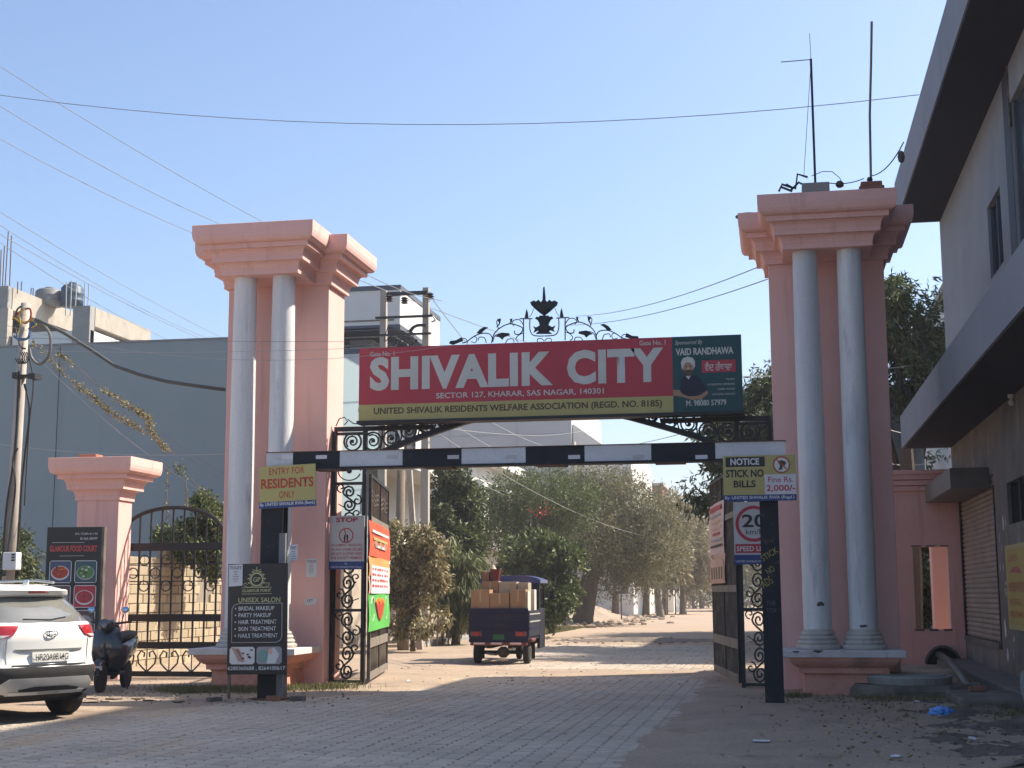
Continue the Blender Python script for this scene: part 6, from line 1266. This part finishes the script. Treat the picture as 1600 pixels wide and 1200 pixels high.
MB().tube([Vector((3.05 + .33 + .36 * math.cos(a), 31.33, .05 + .42 * math.sin(a))) for a in lin(.1, 3.0, 9)], .035, 5).build('hole_rim', concd, pw)
def brick_at(x, y, z, rz, label, m=redbrick): o = MB().bbox(-.115, .115, -.055, .055, 0, .075, .008).build('brick', m, local=True); o.location = (x, y, z); o.rotation_euler = (0, 0, rz); ORG[o.name] = Vector(); tag(o, label, 'brick')
brick_at(2.75, 21.3, .205, .1, 'brick lying on the cracked drain slab'); brick_at(-7.62, 20.95, .0, .15, 'brick at the foot of the left barrier post'); brick_at(-7.25, 20.98, .0, .7, 'second brick wedged beside the left barrier post', concd)
brick_at(-8.42, 20.55, .0, 1.1, 'brick holding the left leg of the salon board', concd)
bm = bmesh.new(); bmesh.ops.create_icosphere(bm, subdivisions=3, radius=1)
for v in bm.verts: n_ = noise.noise(v.co * 2.2) * .35 + noise.noise(v.co * 6) * .22; v.co = Vector((v.co.x * .15, v.co.y * .12, v.co.z * .07)) * (1 + n_)
o = MB().add(bm).build('plastic_bag', mat('blue_plastic', (.05, .20, .55), .35, (.10, .32, .70), 8, fine=0), local=True); o.location = (2.02, 19.2, .08); tag(o, 'crumpled blue plastic bag on the dirt at the right', 'plastic bag')
tag(MB().prism(Fr((2.95, 16.6, 0), (.5, .8, 0), (.1, -.1, 1)), [(0, 0), (.6, 0), (.6, .5), (.1, .62)], .02).build('dark_board', iron, loc=(2.95, 16.6, 0)), 'dark sheet leaning at the bottom right corner', 'board')
def junk(name, label, n, fn, r0, r1, m, sub=1, flat=.55, kind='stuff'):
    mb = MB()
    for _ in range(n):
        x, y = fn(); r_ = random.uniform(r0, r1); z = gh(x, y) if gh(x, y) > -.01 else .0; bm = bmesh.new(); bmesh.ops.create_icosphere(bm, subdivisions=sub, radius=r_)
        s_ = Vector((random.uniform(.7, 1.3), random.uniform(.6, 1.2), flat * random.uniform(.6, 1.2))); an = random.uniform(0, 6.28)
        for v in bm.verts: k = 1 + random.uniform(-.2, .2); c = v.co * k; v.co = Vector((x + c.x * s_.x * math.cos(an) - c.y * s_.y * math.sin(an), y + c.x * s_.x * math.sin(an) + c.y * s_.y * math.cos(an), z + c.z * s_.z + r_ * .1))
        mb.add(bm)
    o = mb.build(name, m); tag(o, label, 'rubble', kind=kind)
stone = mat('stones', (.34, .29, .24), .95, (.22, .18, .15), 3, rnd=0); rub = mat('pale_rubble', (.36, .27, .195), .95, (.26, .20, .145), 1.5)
junk('gravel', 'small stones scattered over the dirt on the right', 300, lambda: (min(3.2, random.gauss(2.0, 1.1)), 13 + 10 * random.random() ** .6), .006, .026, stone)
junk('gravel', 'small stones and clods around the side gate and the salon board', 260, lambda: (random.uniform(-12, -7.4), random.uniform(19.8, 25.8)), .008, .03, stone)
junk('gravel', 'little stones and debris strewn along the road beyond the gate', 300, lambda: (random.uniform(-8, -.6), random.uniform(25, 46)), .01, .035, stone)
junk('dark_clods', 'dark clods and leaf litter on the shaded dirt at the right', 420, lambda: (lambda c: (min(3.2, random.gauss(c[0], .35)), random.gauss(c[1], .5)))(random.choice(((2.6, 18), (1.2, 21.3), (2.4, 19.6), (.4, 22.2), (2.8, 17), (1.9, 20.6), (2.9, 16)))), .005, .022, mat('litter_dark', (.07, .055, .042), .95))
junk('broken_earth', 'heap of broken earth and rubble left of the road in the distance', 900, lambda: (random.gauss(-10.6, 1.4), random.uniform(66, 98)), .06, .28, rub, 1, .7)
hp = MB(); hp.grid([[(x, y, max(-.05, .9 * math.exp(-((x + 11.5) / 1.8) ** 2) * math.exp(-((y - 84) / 12) ** 2) * (1 + .5 * noise.noise(Vector((x * .9, y * .5, 0)))))) for x in lin(-16, -7, 26)] for y in lin(60, 110, 60)])
tag(hp.build('earth_heap', rub, smooth=True, loc=(-11.5, 84, 0)), 'long low heap of pale dug earth left of the road', 'earth heap', kind='stuff')
hp = MB(); hp.grid([[(x, y, max(-.06, .10 * math.exp(-((x + 4.5) / 2.6) ** 2) * math.exp(-((y - 48.5) / 2.0) ** 2) * (1 + .9 * noise.noise(Vector((x * 2.3, y * 1.3, 0)))) - .01)) for x in lin(-9, 1, 70)] for y in lin(44, 54, 50)])
tag(hp.build('loose_earth', mat('dark_earth', (.19, .15, .12), .95, (.12, .095, .08), 2, bump=.8), smooth=True, loc=(-4.5, 48.5, 0)), 'low dark spill of loose earth across the road past the gate', 'earth', kind='stuff')
junk('dark_clods', 'dark clods along the strip of loose earth across the road', 420, lambda: (random.uniform(-8.5, .2), random.gauss(48.3, 1.3)), .02, .09, MATS['dark_earth'])
for i, (x, y, s_, m_, lb) in enumerate(((1190, 1163, .09, i_ppr, 'torn white wrapper on the dirt right of the pavers'), (1400, 1191, .05, i_ppr, 'small white scrap near the bottom right'), (1522, 1164, .05, i_ppr, 'pale crumpled scrap beside the dark litter'), (350, 1083, .10, i_ppr, 'white crumpled paper in the grass at the left pillar'), (1432, 1105, .06, i_ppr, 'white scrap at the foot of the manhole plinth'), (640, 1068, .05, i_ppr, 'pale scrap on the sunlit sand by the gate'))):
    p = G(x, y); bm = bmesh.new(); bmesh.ops.create_grid(bm, x_segments=4, y_segments=4, size=s_)
    for v in bm.verts: v.co.z = abs(noise.noise(v.co * 22 + Vector((i * 3.3, 0, 0)))) * s_ * .9 + .012; v.co += Vector((p.x, p.y, max(gh(p.x, p.y), 0)))
    tag(MB().add(bm).build('paper_scrap', m_, loc=(p.x, p.y, 0)), lb, 'litter')
for i, (x, y, w_) in enumerate(((160, 1095, .22), (198, 1095, .25), (148, 1100, .12), (232, 1098, .08), (275, 1100, .06))):
    p = G(x, y); mb = MB()
    for k in range(5): a, b_ = random.uniform(-w_, w_), random.uniform(-.12, .12); mb.prism(Fr((p.x + a, p.y + b_, max(0, gh(p.x + a, p.y + b_)) + .004), (1, .2, 0), (-.2, 1, 0)), [(random.uniform(.5, 1) * .08 * math.cos(t), random.uniform(.5, 1) * .05 * math.sin(t)) for t in lin(0, 6.28, 7)[:-1]], .01)
    tag(mb.build('leaf_litter', MATS['litter_dark'], loc=(p.x, p.y, 0)), 'dark dry leaves on the earth before the scooter, patch %s' % ('nearest the car', 'in the middle', 'under the bumper side', 'right of the scooter', 'farthest right')[i], 'litter', kind='stuff')
def soilz(x, y):
    m_ = math.exp(-((x - 2.6) / 1.1) ** 2) * (1 if y < 21.5 else math.exp(-((y - 21.5) / .8) ** 2)); v = noise.noise(Vector((x * 1.5, y * 1.1, 9))) + .6 * noise.noise(Vector((x * 4.2, y * 3.6, 2))) + .3 * noise.noise(Vector((x * 11, y * 9, 4)))
    return gh(x, y) - .035 + m_ * (.045 + .075 * v)
hp = MB(); hp.grid([[(x, y, soilz(x, y)) for x in lin(.1, 3.6, 90)] for y in lin(13.5, 23.2, 190)])
tag(hp.build('dark_soil', mat('dark_soil', (.17, .13, .10), .95, (.10, .078, .06), 1.6, bump=.9, bscale=18, stain=(.26, .20, .15), sscale=2.5, samt=.5), smooth=True, loc=(2, 18, 0)), 'churned dark damp soil along the foot of the grey building', 'soil', kind='stuff')
def leafy(name, label, n, fn, m, L_, W_, org):
    P = np.array([(lambda c: (c[0], c[1], max(gh(c[0], c[1]), soilz(c[0], c[1]) if c[0] > .1 else -1, 0) + .012))(fn()) for _ in range(n)]); d = rg.normal(0, 1, (n, 3)); d[:, 2] *= .25
    tag(leaves(name, m, P, d, L_, W_, loc=org, org=org, jitter=.1), label, 'litter', kind='stuff')
leafy('fallen_leaves', 'dry fallen leaves scattered on the dirt at the right', 700, lambda: (min(3.4, random.gauss(1.9, 1.0)), random.uniform(13.2, 23)), lm_dry, .07, .03, (2, 18, 0))
leafy('fallen_leaves', 'dry fallen leaves blown along the left edge of the pavers', 420, lambda: (random.uniform(-12.5, -6.4), random.gauss(21.6, .9)), lm_dry, .06, .03, (-9, 21, 0))
# ------------------------------------------------------------------ roadside bits beyond the gate
gn = thing('house_sign', 'small green arrow sign numbered 182 on a thin post by the twin poles', 'sign', (A(652, 1000, 40).x, 40, 0)); ff = Fr(A(640, 919, 40)); q = A(640, 919, 40)
MB().prism(ff, [(0, 0), (.35, 0), (.44, .11), (.35, .22), (0, .22)], .02).build('panel', mat('sign_green', (.03, .16, .14)), gn); text(ff, '182', .10, .06, .2, .10, i_wht, gn, lift=.023); MB().tube([(q.x - .03, 40, 0), (q.x - .03, 40, q.z + .9)], .025, 6).build('post', iron2, gn)
gn = thing('arrow_sign', 'small pale arrow sign under the green one', 'sign', (A(632, 1000, 40).x, 39.9, 0)); ff = Fr(A(630, 937, 39.9)); MB().prism(ff, [(0, 0), (.20, 0), (.28, .08), (.20, .16), (0, .16)], .02).build('panel', i_wht, gn)
q = A(682, 961, 43); gn = thing('yellow_board', 'small yellow notice board on the wire fence', 'sign', (q.x, 43, 0)); MB().box(q.x, q.x + .42, 42.97, 43, q.z, q.z + .32).build('panel', i_yel, gn)
for k in range(3): MB().box(q.x + .04, q.x + .36, 42.965, 42.969, q.z + .07 + k * .08, q.z + .10 + k * .08).build('printed_line', i_blk, gn)
for x_ in (.02, .36): MB().box(q.x + x_, q.x + x_ + .04, 43.001, 43.03, 0, q.z + .3).build('post', iron2, gn)
fn_ = thing('wire_fence', 'sagging wire mesh fence with leaning stakes left of the three-wheeler', 'fence', (-10.7, 45, 0)); 
for k in range(7): x, y = -10.3 - k * .09, 42.6 + k * 1.15; MB().tube([(x, y, 0), (x + random.uniform(-.1, .1), y, 1.35)], .035, 5).build('stake', iron2, fn_)
mb = MB()
for k in range(46): y = 42.6 + k * .15; x = -10.3 - (y - 42.6) * .078; mb.tube([(x, y, .1), (x, y + .0, 1.3)], .006, 3, cap=False)
for k in range(9): mb.tube([(-10.3, 42.6, .12 + k * .145), (-10.84, 49.5, .12 + k * .145)], .006, 3, cap=False)
o = mb.build('wire_mesh', iron2, fn_); o['kind'] = 'stuff'
for k in range(2): MB().tube([(-10.33 - k * .2, 43.2 + k * 2.6, .1), (-10.45 - k * .2, 44.6 + k * 2.6, 1.3)], .02, 4).build('brace', barkl, fn_)
struct(MB().bbox(-10.75, -10.45, 41.5, 50, -.05, .20, .03).build('kerb', conc))
q = A(1035, 920, 108); gn = thing('road_sign', 'pale grey sign on two legs down the road', 'sign', (q.x, 108, 0)); MB().box(q.x, q.x + 1.3, 107.95, 108, q.z, q.z + .8).build('panel', greyw, gn); MB().box(q.x + .3, q.x + .4, 108.001, 108.05, 0, q.z).box(q.x + .9, q.x + 1, 108.001, 108.05, 0, q.z).build('legs', iron2, gn)
q = A(960, 928, 82); gn = thing('notice_board', 'dark small board beside the grey trunk down the road', 'sign', (q.x, 82, 0)); MB().box(q.x, q.x + .8, 81.95, 82, q.z, q.z + 1.0).build('panel', trimd, gn); MB().box(q.x + .35, q.x + .43, 82.001, 82.05, 0, q.z).build('post', iron2, gn)
for k in range(4): MB().box(q.x + .08, q.x + .7, 81.93, 81.949, q.z + .18 + k * .2, q.z + .24 + k * .2).build('printed_line', i_wht, gn)
# ------------------------------------------------------------------ haze
hz_ = bpy.data.materials.new('haze'); hz_.use_nodes = True; hn = hz_.node_tree; hn.nodes.remove(hn.nodes["Principled BSDF"])
pv_ = hn.nodes.new("ShaderNodeVolumePrincipled"); pv_.inputs["Color"].default_value = (.93, .95, 1, 1); pv_.inputs["Density"].default_value = 0.0008; pv_.inputs["Anisotropy"].default_value = .35
hn.links.new(pv_.outputs[0], hn.nodes["Material Output"].inputs["Volume"])
hzo = MB().box(-110, 110, -35, 440, -1.2, 27).build('haze', hz_); tag(hzo, 'pale haze hanging over the whole street', 'haze', kind='stuff')
